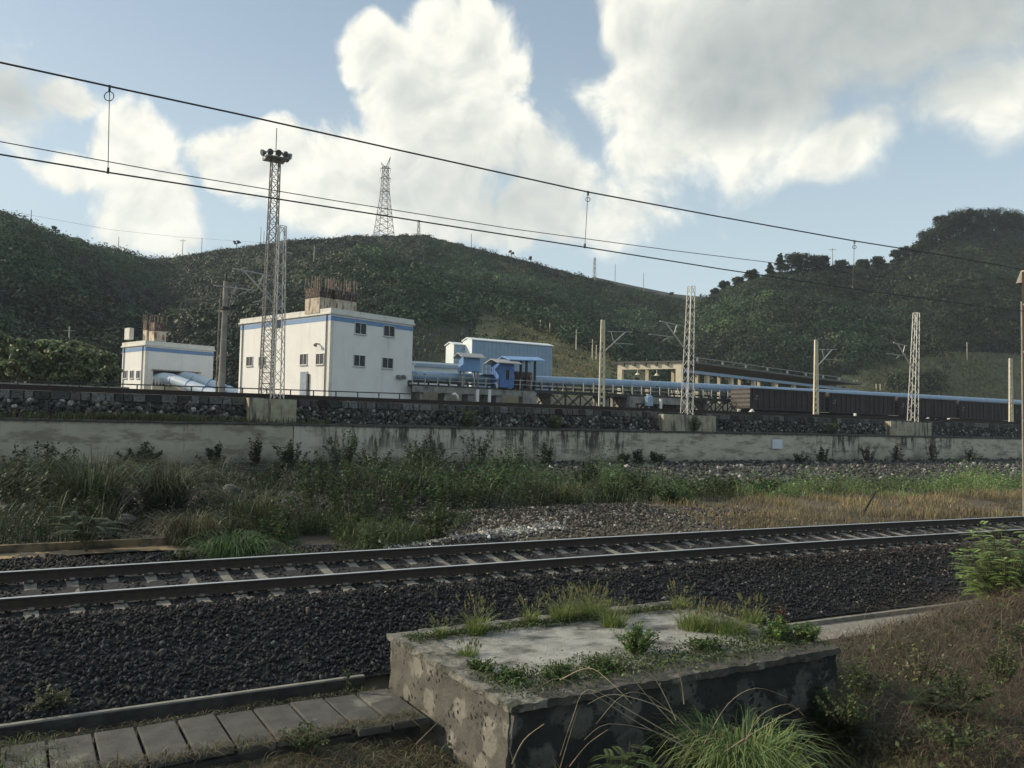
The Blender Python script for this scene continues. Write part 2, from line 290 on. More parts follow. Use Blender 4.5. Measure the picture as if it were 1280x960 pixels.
def npmesh(name, V, Fc, mat, C=None, parent=None, smooth=False):
    """V (n,3), Fc (m,k) uniform polygons"""
    V = np.asarray(V, np.float64); off = np.array(parent.get('wl', (0, 0, 0))) if parent else A(V[:, 0].mean(), V[:, 1].mean(), V[:, 2].min())
    me = bpy.data.meshes.new(name); k = Fc.shape[1]; m = len(Fc)
    me.vertices.add(len(V)); me.vertices.foreach_set('co', (V-off).astype(np.float32).ravel()); me.loops.add(m*k); me.loops.foreach_set('vertex_index', Fc.astype(np.int32).ravel())
    me.polygons.add(m); me.polygons.foreach_set('loop_start', np.arange(0, m*k, k, dtype=np.int32)); me.polygons.foreach_set('loop_total', np.full(m, k, np.int32)); me.update(calc_edges=True)
    if C is not None:
        at = me.color_attributes.new('Col', 'FLOAT_COLOR', 'POINT'); c4 = np.ones((len(V), 4), np.float32); c4[:, :3] = C; at.data.foreach_set('color', c4.ravel())
    if smooth: me.polygons.foreach_set('use_smooth', np.ones(m, bool))
    me.materials.append(MT[mat]); o = bpy.data.objects.new(name, me); COL.objects.link(o); o['wl'] = list(map(float, off))
    if parent: o.parent = parent
    else: o.location = off
    return o
def thing(name, label, cat, loc, group=None, rz=0):
    o = bpy.data.objects.new(name, None); COL.objects.link(o); o.location = tuple(map(float, loc)); o['wl'] = list(map(float, loc)); o.empty_display_size = .3
    return tag(o, label, cat, group)
def tag(o, label, cat, group=None):
    o['label'] = label; o['category'] = cat
    if group: o['group'] = group
    return o
def struct(o): o['kind'] = 'structure'; return o
def stuff(o, label, cat): o['kind'] = 'stuff'; return tag(o, label, cat)
def copy_tree(o, parent=None):
    c = o.copy(); COL.objects.link(c)
    if parent: c.parent = parent
    for ch in o.children: copy_tree(ch, c)
    return c
def nrm(v): return v/(np.linalg.norm(v, axis=-1, keepdims=True)+1e-9)
def leafquads(c, d, n, Lr, Wr, col):
    """diamond leaves; c,d,n (N,3)"""
    d = nrm(d); s = nrm(np.cross(d, n)); Lr = np.asarray(Lr).reshape(-1, 1); Wr = np.asarray(Wr).reshape(-1, 1)
    V = np.stack([c-d*Lr/2, c+s*Wr/2+d*Lr*.06, c+d*Lr/2, c-s*Wr/2+d*Lr*.06], 1).reshape(-1, 3); Fq = np.arange(len(V)).reshape(-1, 4); return V, Fq, np.repeat(col, 4, 0)
def bladesgeo(base, az, h, lean, w, col, nseg=4, droop=.5, tipcol=None):
    N = len(base); t = np.linspace(0, 1, nseg+1); d = np.stack([np.cos(az), np.sin(az), 0*az], 1); s = np.stack([-np.sin(az), np.cos(az), 0*az], 1)
    tw = rng.normal(0, .6, N)[:, None]; s = s*np.cos(tw)+d*np.sin(tw)
    P = base[:, None]+A(0, 0, 1)*(h[:, None]*(t-droop*t**2.4)/(1-droop*.35))[..., None]+d[:, None]*(lean[:, None]*t**1.7)[..., None]
    wd = (w[:, None]*np.clip(1.05-t**1.6, .06, 1))[..., None]; Lf = P-s[:, None]*wd/2; Rg = P+s[:, None]*wd/2
    V = np.stack([Lf, Rg], 2).reshape(N, -1, 3); k = (nseg+1)*2; idx = np.arange(N)[:, None, None]*k+np.array([[2*i, 2*i+1, 2*i+3, 2*i+2] for i in range(nseg)])[None]
    C = np.repeat(col[:, None], k, 1)
    if tipcol is not None: tt = np.repeat(t, 2)[None, :, None]; C = C*(1-tt**1.5)+tipcol[:, None]*tt**1.5
    return V.reshape(-1, 3), idx.reshape(-1, 4), C.reshape(-1, 3)
class NB:
    def __init__(s): s.V = []; s.F = []; s.C = []; s.n = 0
    def add(s, g):
        V, Fq, C = g; s.V.append(V); s.F.append(Fq+s.n); s.C.append(C); s.n += len(V); return s
    def build(s, name, mat='leaf', parent=None): return npmesh(name, np.concatenate(s.V), np.concatenate(s.F), mat, np.clip(np.concatenate(s.C), 0, 1), parent)
def jit(col, N, a=.3, hue=.12):
    c = np.asarray(col, float)[None]*np.exp(rng.normal(0, a, (N, 1)))*np.exp(rng.normal(0, hue, (N, 3))); return c
def vnoise(x, y, s=1.0, seed=0, oct=4):
    x = np.asarray(x, float); y = np.asarray(y, float); r = 0; a = 1
    for o in range(oct):
        f = s*2**o; X = x*f+seed*17.3+o*5.1; Y = y*f+seed*9.7+o*3.3; i = np.floor(X); j = np.floor(Y); fx = X-i; fy = Y-j; fx = fx*fx*(3-2*fx); fy = fy*fy*(3-2*fy)
        hsh = lambda p, q: (np.sin(p*127.1+q*311.7+seed*74.7)*43758.5453) % 1
        r = r+a*((hsh(i, j)*(1-fx)+hsh(i+1, j)*fx)*(1-fy)+(hsh(i, j+1)*(1-fx)+hsh(i+1, j+1)*fx)*fy-.5); a *= .5
    return r
def sst(x, a, b): t = np.clip((x-a)/(b-a), 0, 1); return t*t*(3-2*t)
# ---------------------------------------------------------------- ground
RAD = 313.0
def cv(x): x = np.asarray(x, float); return np.where(x > 0, -np.minimum(x, 60)**2/(2*RAD)-np.maximum(x-60, 0)*60/RAD, 0)
def trk(x, t, z): return A(x, t+float(cv(x)), z)
def gz(X, Y):
    X = np.asarray(X, float); Y = np.asarray(Y, float); t = Y-cv(X)*(1-sst(Y, 22, 31))
    z = np.interp(t, [-40, 2, 5, 7.8, 9.6, 11.6, 11.7, 11.8, 13.7, 17.1, 18.6, 21, 24, 30, 36.5, 40.6, 60], [-1.2, -.9, -1.3, -1.5, -1.2, -1.18, -1.18, -1.05, -.30, -.20, -.62, -.52, -.42, -.25, .05, .45, .5])
    fg = 1-sst(t, 9.2, 10.6)
    mound = .80*np.exp(-(((X-15.8)/4.2)**2+((Y-7.7)/2.3)**2)); hole = -.75*np.exp(-(((X-5.4)/1.0)**2+((Y-8.2)/2.4)**2))-.5*np.exp(-(((X-8)/2.6)**2+((Y-7.7)/.8)**2))
    z = z+fg*(mound+hole+.12*vnoise(X, Y, .9, 3)+.03*vnoise(X, Y, 5, 4))
    far = sst(t, 18.4, 20.5); z = z+far*(.18*vnoise(X, Y, .35, 5)+.07*vnoise(X, Y, 1.8, 6))
    # left bank rises earlier; rubble heap by the track
    z = z+far*.35*np.exp(-(((X-3)/9)**2+((Y-33)/6)**2))+.42*np.exp(-(((X-15.5)/5.5)**2+((Y-23.6)/2.0)**2))*sst(t, 18.2, 20)
    return z
def grid(name, xs, ys, zf, mat):
    X, Y = np.meshgrid(xs, ys); Z = zf(X, Y); V = np.stack([X, Y, Z], -1).reshape(-1, 3); nx = len(xs); i, j = np.meshgrid(np.arange(nx-1), np.arange(len(ys)-1)); a = (j*nx+i).ravel()
    return npmesh(name, V, np.stack([a, a+1, a+nx+1, a+nx], 1), mat, None, None, True)
xs = np.concatenate([np.linspace(-60, -6, 40), np.arange(-5.8, 30, .2), np.linspace(30.3, 130, 200)]); ys = np.concatenate([np.linspace(-40, 2, 20), np.arange(2.2, 26, .16), np.linspace(26.2, 40.9, 50)])
struct(grid('ground', xs, ys, gz, 'soil'))
# ballast bed sheet
xb = np.concatenate([np.linspace(-40, -3, 30), np.arange(-2.8, 40, .25), np.linspace(40.5, 110, 80)]); tb = np.array([11.74, 12.4, 13.0, 13.65, 14.0, 14.2, 15.2, 16.4, 16.7, 17.0, 17.8, 18.5, 18.9])
Xg, Tg = np.meshgrid(xb, tb); Yg = Tg+cv(Xg)
def bz(t): return np.interp(t, [11.74, 13.65, 14.0, 14.2, 16.4, 16.7, 17.0, 18.5, 18.9], [-1.02, -.22, -.235, -.275, -.055, -.04, -.07, -.50, -.62])
Vb = np.stack([Xg, Yg, bz(Tg)+.012+.02*vnoise(Xg, Yg, 2, 9)], -1).reshape(-1, 3); n_ = len(xb); i, j = np.meshgrid(np.arange(n_-1), np.arange(len(tb)-1)); a = (j*n_+i).ravel()
b_ = npmesh('ballast_bed', Vb, np.stack([a, a+1, a+n_+1, a+n_], 1), 'ballast_bed', None, None, True); struct(b_)
# stones
PH = (1+5**.5)/2; IV = nrm(A(-1, PH, 0, 1, PH, 0, -1, -PH, 0, 1, -PH, 0, 0, -1, PH, 0, 1, PH, 0, -1, -PH, 0, 1, -PH, PH, 0, -1, PH, 0, 1, -PH, 0, -1, -PH, 0, 1).reshape(-1, 3))
IF = np.array([(0, 11, 5), (0, 5, 1), (0, 1, 7), (0, 7, 10), (0, 10, 11), (1, 5, 9), (5, 11, 4), (11, 10, 2), (10, 7, 6), (7, 1, 8), (3, 9, 4), (3, 4, 2), (3, 2, 6), (3, 6, 8), (3, 8, 9), (4, 9, 5), (2, 4, 11), (6, 2, 10), (8, 6, 7), (9, 8, 1)])
def stones(P, r, col, flat=.7):
    N = len(P); sh = np.clip(1+rng.normal(0, .27, (N, 12, 1)), .5, 1.5); V = IV[None]*sh*np.stack([np.ones(N), rng.uniform(.6, 1, N), rng.uniform(.45, 1, N)*flat/.7], 1)[:, None]
    q = rng.normal(0, 1, (N, 4)); q /= np.linalg.norm(q, axis=1, keepdims=True); w, x, y, z = q.T
    Rm = np.stack([1-2*(y*y+z*z), 2*(x*y-z*w), 2*(x*z+y*w), 2*(x*y+z*w), 1-2*(x*x+z*z), 2*(y*z-x*w), 2*(x*z-y*w), 2*(y*z+x*w), 1-2*(x*x+y*y)], 1).reshape(N, 3, 3)
    V = np.einsum('nij,nkj->nki', Rm, V)*r[:, None, None]+P[:, None]; return V.reshape(-1, 3), (np.arange(N)[:, None, None]*12+IF[None]).reshape(-1, 3), np.repeat(col, 12, 0)
def region(x0, x1, t0, t1, dens):
    n = int((x1-x0)*(t1-t0)*dens); return rng.uniform(x0, x1, n), rng.uniform(t0, t1, n)
XX = []; TT = []; RR = []
for (x0, x1, t0, t1, dn, r) in [(-1.5, 8, 11.78, 13.9, 520, .033), (8, 18, 11.78, 13.9, 520, .031), (18, 40, 11.78, 13.9, 300, .036), (-2, 14, 13.9, 17.1, 300, .033), (14, 45, 13.9, 17.1, 170, .038), (-2, 16, 17.1, 18.9, 300, .035), (16, 50, 17.1, 18.9, 190, .040)]:
    a, b = region(x0, x1, t0, t1, dn); XX.append(a); TT.append(b); RR.append(r*.88*np.exp(rng.normal(0, .28, len(a))))
XX = np.concatenate(XX); TT = np.concatenate(TT); RR = np.concatenate(RR)
ph_ = ((XX+(TT-15.3)*np.clip(XX, 0, 60)/RAD+2.15+.305) % .61)-.305; ks = ~((np.abs(ph_) < .15) & (TT > 14.58) & (TT < 16.1)); XX, TT, RR = XX[ks], TT[ks], RR[ks]
inside = (TT > 14.1) & (TT < 16.75)
Pz = bz(TT)+.012+rng.uniform(-.01, .03, len(XX))-np.where(inside, .02, 0)
cb_ = jit((.019, .0202, .0218), len(XX), .42, .02); br = rng.random(len(XX)) < .04; cb_[br] = jit((.09, .088, .082), br.sum(), .35, .02)
rust = (TT > 13.2) & (TT < 17.4); cb_[rust] = cb_[rust]*A(1.08, .98, .90)
rx = sst(XX, 9, 22)[:, None]; cb_ = cb_*(1+rx*(A(1.35, 1.15, 1.06)-1))
g_ = stones(np.stack([XX, TT+cv(XX), Pz], 1), RR, cb_)
stuff(npmesh('ballast', *g_[:2], 'stone', g_[2]), 'dark crushed stone ballast under and beside the track', 'ballast')
# ---------------------------------------------------------------- track
def sweep(mb, prof, xs_, t0, zf, closed=True):
    n = len(prof); V = []
    for x in xs_:
        for (a, b) in prof: V.append(trk(x, t0+a, zf+b))
    Fs = []
    for i in range(len(xs_)-1):
        for k in range(n if closed else n-1): Fs.append((i*n+k, i*n+(k+1) % n, (i+1)*n+(k+1) % n, (i+1)*n+k))
    Fs = [f[::-1] for f in Fs]
    if closed: Fs.append(tuple(range(n))); Fs.append(tuple((len(xs_)-1)*n+k for k in range(n))[::-1])
    mb.add(V, Fs); return mb
xr = np.concatenate([np.linspace(-40, 0, 10), np.arange(1, 60, 1.0), np.linspace(60, 110, 20)])
tr = thing('railway_track', 'curved railway track with rusty rails on concrete sleepers across the foreground', 'railway track', (10, 15.3, -.2))
T1 = 14.56; T2 = 16.07
for tt, zz in ((T1, 0), (T2, .15)):
    r = sweep(MB(), [(-.075, -.176), (.075, -.176), (.075, -.165), (.012, -.14), (.012, -.045), (.036, -.035), (.036, -.008), (-.036, -.008), (-.036, -.035), (-.012, -.045), (-.012, -.14), (-.075, -.165)], xr, tt, zz).build('rail', 'rail_side', tr)
    sweep(MB(), [(-.034, -.0075), (.034, -.0075), (.030, .0), (-.030, .0)], xr, tt, zz).build('running_surface', 'rail_top', r)
def sleeper_mb():
    mb = MB(); T = [13.98, 14.2, 14.9, 15.3, 15.7, 16.4, 16.65]; V = []; Fs = []
    for t in T:
        zb = -.19+(t-T1)/1.51*.15; mid = -.035 if 14.7 < t < 15.9 else 0; w = .125 if mid else .15
        for (x, z) in ((-w, -.2), (w, -.2), (w*.68, mid), (-w*.68, mid)): V.append((x, t, zb+z))
    for i in range(len(T)-1):
        for k in range(4): Fs.append((i*4+k, i*4+(k+1) % 4, (i+1)*4+(k+1) % 4, (i+1)*4+k))
    Fs += [(0, 1, 2, 3), tuple((len(T)-1)*4+k for k in (3, 2, 1, 0))]; mb.add(V, [f[::-1] for f in Fs])
    for tt in (T1, T2):
        zz = -.176+(tt-T1)/1.51*.15
        for sgn in (-1, 1): mb.box(-.04, .04, tt+sgn*.10-.03, tt+sgn*.10+.03, zz-.01, zz+.02)
    return mb
sm0 = None; xsl = -2.15; k = 0
while k < 96:
    if sm0 is None: s_ = sleeper_mb().build('sleeper', 'sleeper', tr); s_.data.transform(Matrix.Translation(Vector(tr['wl']))); sm0 = s_
    else: s_ = sm0.copy(); COL.objects.link(s_); s_.parent = tr
    a_ = -xsl/RAD if xsl > 0 else 0
    rz = Matrix.Rotation(a_, 3, 'Z'); base = Vector((0, 15.3, 0)); y_ = float(cv(xsl))
    # rotate about the sleeper's middle
    off = Vector((xsl, y_, 0))+base-rz@base; s_.location = Vector(off)-Vector(tr['wl']); s_.rotation_euler = (0, 0, a_)
    xsl += .61; k += 1
# ---------------------------------------------------------------- walls
wx = np.concatenate([np.arange(-12, 100, 1.0)])
w = thing('retaining_wall', 'long stained concrete retaining wall with dark coping beyond the near track', 'wall', (30, 41, .3))
mb = MB()
mb.box(-14, 11.72, 41.0, 41.5, -.4, 2.52); mb.box(11.76, 22.78, 40.985, 41.5, -.4, 2.53); mb.box(22.82, 60, 41.0, 41.5, -.4, 2.52); mb.box(60.04, 118, 41.0, 41.5, -.4, 2.52); mb.build('wall_body', 'concrete_wall', w)
mb = MB()
x = -14.0
while x < 118:
    l = random.uniform(1.2, 3); mb.box(x, min(x+l-.03, 118), 40.93+random.uniform(-.01, .01), 41.55, 2.533, 2.62+random.uniform(-.012, .012)); x += l
mb.build('coping', 'coping', w)
a = atY(965, 549, 40.98); b = atY(977.5, 561, 40.98)
tag(MB().box(a[0], b[0], 40.93, 40.975, b[2], a[2]).build('notice_plate', 'notice'), 'small blank pale blue plate fixed to the concrete wall', 'plate')
# ledge behind wall and upper stone wall
struct(grid('ledge', np.linspace(-20, 120, 100), np.linspace(41.3, 43.2, 6), lambda X, Y: 2.5+.1*(Y-41)+.06*vnoise(X, Y, .8, 3), 'mortar'))
sw = thing('stone_wall', 'dark rubble stone wall with a row of cap stones below the yard', 'wall', (30, 43, 2.5))
MB().box(-20, 120, 43.02, 43.6, 2.0, 3.86).build('mortar_core', 'mortar', sw)
def stonecol(N, d=1.0):
    c = jit((.085*d, .082*d, .075*d), N, .5, .05); m = rng.random(N) < .09; c[m] = jit((.24, .23, .21), m.sum(), .3, .03); return c
n = 7500; X = rng.uniform(-8, 105, n); Z = rng.uniform(2.55, 3.42, n); Yd = 43.0-.16*(3.5-Z)+rng.uniform(-.03, .05, n)
g_ = stones(np.stack([X, Yd, Z], 1), rng.uniform(.08, .19, n), stonecol(n, .7))
npmesh('rubble_facing', g_[0], g_[1], 'rubble', g_[2], sw)
mb = MB(); x = -20
while x < 120:
    l = random.uniform(.35, .8); h = random.uniform(-.03, .03); c = np.clip(stonecol(1)[0]*.75, 0, .13)
    y = 42.93+random.uniform(-.03, .03); mb.obox((x, y, 3.50), (l-.06, 0, 0), (0, .6, 0), (random.uniform(-.03, .03), .05, .36+h), c); x += l
mb.build('cap_stones', 'rubble', sw)
# yard
struct(grid('yard_ground', np.linspace(-120, 420, 110), np.concatenate([A(43.5, 44, 45, 46.2, 48, 52), np.linspace(56, 135, 20)]), lambda X, Y: np.interp(Y, [43.5, 44, 45, 46.2, 48, 60, 200], [3.80, 3.82, 3.95, 4.05, 4.2, 4.38, 4.38])-.02*np.clip((X-70)/10, 0, 6)+.05*vnoise(X, Y, .2, 2, 2), 'yardsoil'))
yt = thing('yard_track', 'yard track on the bank just behind the stone wall', 'railway track', (40, 45, 4.0))
for y, z in ((44.5, 4.05), (45.95, 4.2)):
    MB().box(-20, 130, y-.035, y+.035, z-.02, z+.0, ).box(-20, 130, y-.012, y+.012, z-.14, z-.02).build('rail', 'rail_side', yt)
# railing
rl = thing('railing', 'long low dark steel railing in front of the white buildings', 'railing', (8, 46.6, 4.1))
mb = MB(); YR = 46.6
a0 = atY(-60, 473, YR); a1 = atY(516, 492.5, YR)
def rlz(x): return a0[2]+(a1[2]-a0[2])*(x-a0[0])/(a1[0]-a0[0])
mb.bar((a0[0], YR, a0[2]), (a1[0], YR, a1[2]), .06); mb.bar((a0[0], YR, 4.14), (a1[0], YR, 4.16), .06); mb.build('rails', 'black_steel', rl)
x = a0[0]
while x <= a1[0]+.01:
    MB().bar((x, YR, 3.9), (x, YR, rlz(x)), .06).build('post', 'black_steel', rl); x += 1.32
# long low pale wall far left
MB_ = MB().box(-6, 6.2, 60, 60.3, 4.2, 4.75).build('low_wall', 'conc_beam'); tag(MB_, 'low grey wall at the foot of the leafy trees, left edge', 'wall')
# ---------------------------------------------------------------- masts
def lattice(mb, b, t, w0, w1, n, r=.028, rb=.018, xb=False, d0=None, d1=None):
    b = A(*b); t = A(*t); d0 = d0 or w0; d1 = d1 or w1
    def c(f, i):
        w = (w0+(w1-w0)*f)/2; d = (d0+(d1-d0)*f)/2; sx_, sy_ = ((-1, -1), (1, -1), (1, 1), (-1, 1))[i]; return b+(t-b)*f+A(sx_*w, sy_*d, 0)
    for i in range(4): mb.bar(c(0, i), c(1, i), r*2)
    for k in range(n):
        f0, f1 = k/n, (k+1)/n
        for i in range(4):
            j = (i+1) % 4
            if xb: mb.bar(c(f0, i), c(f1, j), rb*2); mb.bar(c(f0, j), c(f1, i), rb*2)
            elif k % 2 == 0: mb.bar(c(f0, i), c(f1, j), rb*2)
            else: mb.bar(c(f0, j), c(f1, i), rb*2)
            if xb or k == n-1: mb.bar(c(f1, i), c(f1, j), rb*2)
    return mb
def cantilever(parent, z, sgn, s=1.0, y=0.0, reach=2.3, mat='galv'):
    """bracket arm of tubes reaching along the track normal, seen as a triangle"""
    wl = np.array(parent['wl']); P = lambda a, b_, c: wl+A(a*sgn, y+b_, c)
    mb = MB(); mb.bar(P(.15, 0, z-1.35*s), P(.15+reach*.72, 0, z), .07); mb.bar(P(.55, 0, z-.10), P(reach, 0, z+.05), .06); mb.bar(P(.9, 0, z-.12), P(1.15, 0, z-.62*s), .045)
    mb.bar(P(1.2, 0, z-.75*s), P(reach+.15 if sgn > 0 else reach+.9, 0, z-.72*s), .05); mb.bar(P(1.6, 0, z-.78*s), P(2.1, 0, z-1.0*s), .035)
    return mb.build('bracket_arm', mat, parent)
def lat_mast(label, pxt, pyt, pxb, pyb, foot, ped):
    Y = 42.75; b = atY(pxb, pyb, Y); t = atY(pxt, pyt, Y)
    m = thing('lattice_mast', label, 'mast', b, 'lattice masts on concrete footings')
    b2 = b+A(0, 0, .02); t2 = A(t[0], Y, t[2])
    lattice(MB(), b2, t2, .50, .33, 16, .024, .013, d0=.68, d1=.38).build('lattice', 'galv', m)
    hb = (t-b)[2]
    cantilever(m, hb*.70 if foot else hb*.72, -1, 1.25, 0.1, 2.4)
    MB().bar(t2+A(0, 0, -1.3), t2+A(.6, 0, -1.35), .06).build('side_bracket', 'galv', m)
    x0 = atY(ped[0], 510, 42.4)[0]; x1 = atY(ped[1], 510, 42.4)[0]; xm = x0+(x1-x0)*ped[2]
    mb = MB(); mb.obox((x0, 42.35, 2.5), (xm-x0, 0, 0), (0, 1.0, 0), (0, 0, b[2]-2.5+.02)); mb.box(xm+.02, x1, 42.45, 43.3, 2.5, b[2]+.0); mb.build('footing', 'pedestal', m)
    return m
lat_mast('short lattice mast beside the tall floodlight tower, in front of the big white building', 352.5, 283, 346.5, 499, 0, (311, 371, .3))
lat_mast('lattice mast at the end of the blue conveyor, before the freight train begins', 864, 358, 858.5, 519, 1, (829, 896, .42))
lat_mast('lattice mast standing in front of the dark freight train', 1145.5, 391, 1141, 528, 1, (1113, 1165, .45))
def hmast(mb, h, w0=.56, w1=.33, d=.22, holes=10, z0=0, start=.06):
    """concrete H pole: two flanges in x joined by webs with openings"""
    fl = .12
    for s in (-1, 1):
        x0 = s*w0/2; x1 = s*w1/2
        v = []
        for z, x in ((0, x0), (h, x1)):
            v += [(x-s*fl, -d/2, z), (x, -d/2, z), (x, d/2, z), (x-s*fl, d/2, z)]
        f = [(0, 3, 2, 1), (4, 5, 6, 7)]+[(k, (k+1) % 4, (k+1) % 4+4, k+4) for k in range(4)]
        if s < 0: f = [q[::-1] for q in f]
        mb.add([A(*q)+A(0, 0, z0) for q in v], f)
    hh = h*.72/holes
    for k in range(holes+1):
        z = h*start*.4+k*hh
        w = w0+(w1-w0)*z/h; mb.box(-w/2+fl*.6, w/2-fl*.6, -.05, .05, z, z+hh*.36)
    z = h*start*.4+holes*hh+hh*.3; w = w0+(w1-w0)*z/h-fl*1.2; mb.box(-w/2*.8, w/2*.8, -d/2+.05, d/2-.05, z, h)
    return mb
protoH = None
for i, (bx, by, tx, ty, lab, ln) in enumerate([(752, 508, 755, 400, 'perforated concrete mast standing before the open conveyor, left of the canopy frame', 1), (1020, 520, 1023, 425, 'perforated concrete mast in front of the first freight wagons', 1),
                                          (1264, 531, 1262, 448, 'perforated concrete mast before the train at the far right edge', 0)]):
    Y = 57.0; b = atY(bx, by, Y); t = atY(tx, ty, Y)
    m = thing('concrete_mast', lab, 'mast', b, 'perforated concrete masts along the yard')
    mb = hmast(MB(), (t-b)[2]); ra = -.42; Rz = np.array([[cos(ra), -sin(ra), 0], [sin(ra), cos(ra), 0], [0, 0, 1]]); mb.v = [v@Rz.T+b for v in mb.v]
    mb.build('pole', 'pole_concrete', m)
    wl = b; MB().bar(wl+A(-.05, 0, (t-b)[2]), wl+A(-.05, 0, (t-b)[2]+.35), .09).build('pole_cap', 'black_steel', m)
    if ln: cantilever(m, (t-b)[2]-.85, 1, 1.4, 0, 3.2)
    else: MB().bar(wl+A(-.5, 0, (t-b)[2]*.35), wl+A(-.42, 0, (t-b)[2]*1.0), .06).bar(wl+A(-.55, 0, (t-b)[2]*.35), wl+A(0, 0, (t-b)[2]*.35), .06).build('side_pipe', 'galv', m)
# round pole left
b = atY(276.5, 492, 57); t = atY(283.5, 352, 57)
m = thing('round_mast', 'slim round grey concrete mast between the two white buildings', 'mast', b)
MB().tube([b, A(t[0]-.05, 57, t[2])], [.24, .16], 14).build('pole', 'pole_grey', m)
MB().tube([b+A(-.32, .1, 0), b+A(-.28, .1, 6.3)], .05, 6).build('cable_pipe', 'pole_grey', m)
MB().bar(A(t[0]-.05, 57, t[2]), A(t[0]-.05, 57, t[2]+.6), .1).tube([A(t[0]-.05, 57, t[2]-1.9), A(t[0]-.05, 57, t[2]-1.7)], .3, 10).build('pole_top', 'black_steel', m)
wl = t-A(0, 0, 0)
mb = MB(); q = lambda x, y: atY(x, y, 57)
for a, c in (((286, 360), (299, 352)), ((286, 384), (296, 356)), ((287, 374), (298, 374)), ((289, 368), (298, 377)), ((290, 362), (292, 378))): mb.bar(q(*a), q(*c), .07)
mb.build('bracket_arm', 'galv_dark', m)
# tall floodlight tower
b = atY(332, 493, 53.5); t = atY(344.5, 200, 53.5); m = thing('floodlight_tower', 'tall lattice floodlight tower with a ring of lamps in front of the big white building', 'light tower', b)
lattice(MB(), b, A(t[0], 53.5, t[2]), .72, .50, 22, .032, .015, xb=True).build('lattice', 'tower_steel', m)
tp = A(t[0], 53.5, t[2]); mb = MB(); mb.box(tp[0]-.65, tp[0]+.65, 53.5-.65, 53.5+.65, tp[2], tp[2]+.08)
for s in (-1, 1): mb.bar(tp+A(s*.65, -.65, .35), tp+A(s*.65, .65, .35), .05).bar(tp+A(-.65, s*.65, .35), tp+A(.65, s*.65, .35), .05)
for s in (-1, 1):
    for r in (-1, 1): mb.bar(tp+A(s*.65, r*.65, 0), tp+A(s*.65, r*.65, .35), .05)
mb.build('platform', 'tower_steel', m)
for k, (ax, ay) in enumerate([(-1.0, -.2), (-.55, -.75), (0, -.85), (.5, -.8), (.95, -.5), (.95, .4), (-.4, .8), (.4, .8)]):
    dv = nrm(A(ax, ay, -.25)); p = tp+A(ax*.80, ay*.7, .30)
    hb = MB().tube([p-dv*.16, p+dv*.02, p+dv*.14], [.08, .19, .21], 12).build('floodlight', 'lamp_grey', m, smooth=False)
    MB().tube([p+dv*.142, p+dv*.155], .19, 12).build('lens', 'lamp_glass', hb)
MB().tube([tp, tp+A(0, 0, 2.1)], .03, 6).build('lightning_rod', 'galv_dark', m)
for zf in (.28, .37, .43, .6):
    zz = b[2]+(tp[2]-b[2])*zf; xx = b[0]+(tp[0]-b[0])*zf; MB().box(xx+.3, xx+.65, 52.95, 53.2, zz, zz+.5).build('control_box', 'lamp_grey', m)
MB().bar(tp*A(1, 1, 0)*0+atY(316, 378, 53.5), atY(340, 372, 53.5), .07).bar(atY(323, 350, 53.5), atY(340, 372, 53.5), .07).bar(atY(323, 350, 53.5), atY(338, 345, 53.5), .06).build('bracket_arm', 'galv', m)
# foreground mast at right edge
b = A(32.74, 17.35, -.35)
m = thing('track_mast', 'tall concrete mast with steel channel beside the near track at the right edge', 'mast', b)
mb = MB(); h = 9.0
mb.box(b[0]+.34, b[0]+.66, 17.2, 17.5, b[2], b[2]+h*.92)
mb.build('pole', 'pole_grey', m)
x0 = b[0]
MB().bar(A(x0, 17.2, -.4), A(x0+.03, 17.2, 9.0), .1, .12).build('steel_channel', 'rail_side', m)
mb = MB()
for k in range(17): z = .2+k*.5; mb.box(x0+.02, x0+.40, 17.22, 17.28, z, z+.16)
for z in (3.3, 5.9, 7.7): mb.box(x0-.12, x0+.5, 17.1, 17.18, z, z+.06)
mb.build('cross_straps', 'pole_grey', m)
MB().add([A(x0+.02, 17.1, 8.6), A(x0+.6, 17.1, 8.5), A(x0+.6, 17.5, 8.5), A(x0+.02, 17.5, 8.6), A(x0+.2, 17.2, 9.1), A(x0+.6, 17.2, 9.1), A(x0+.6, 17.4, 9.1), A(x0+.2, 17.4, 9.1)], [(0, 3, 2, 1), (4, 5, 6, 7), (0, 1, 5, 4), (1, 2, 6, 5), (2, 3, 7, 6), (3, 0, 4, 7)]).build('mast_cap', 'pole_grey', m)
# ---------------------------------------------------------------- overhead wires
ol = thing('overhead_line', 'overhead contact line above the near track with droppers', 'overhead wire', (10, 15.2, 6.7))
def wire(pts, r, name, parent, mat='wire', n=6): return MB().tube(pts, r, n).build(name, mat, parent)
mp = [(-60, 62), (0, 78), (135, 107.5), (300, 143), (500, 188), (735, 240), (900, 271), (1067, 301), (1180, 319), (1280, 337), (1330, 346)]
cp = [(-60, 180), (0, 193), (135, 215.5), (400, 257), (731, 309), (900, 336), (1067, 361), (1200, 379), (1320, 394)]
def tw(x, y): # on the vertical cylinder above the curved track
    p = atY(x, y, 15.2)
    for _ in range(4): p = atY(x, y, 15.3+float(cv(p[0])))
    return p
wire([tw(*p) for p in mp], .016, 'messenger_wire', ol); wire([tw(*p) for p in cp], .014, 'contact_wire', ol)
def yi(tab, x): return float(np.interp(x, [p[0] for p in tab], [p[1] for p in tab]))
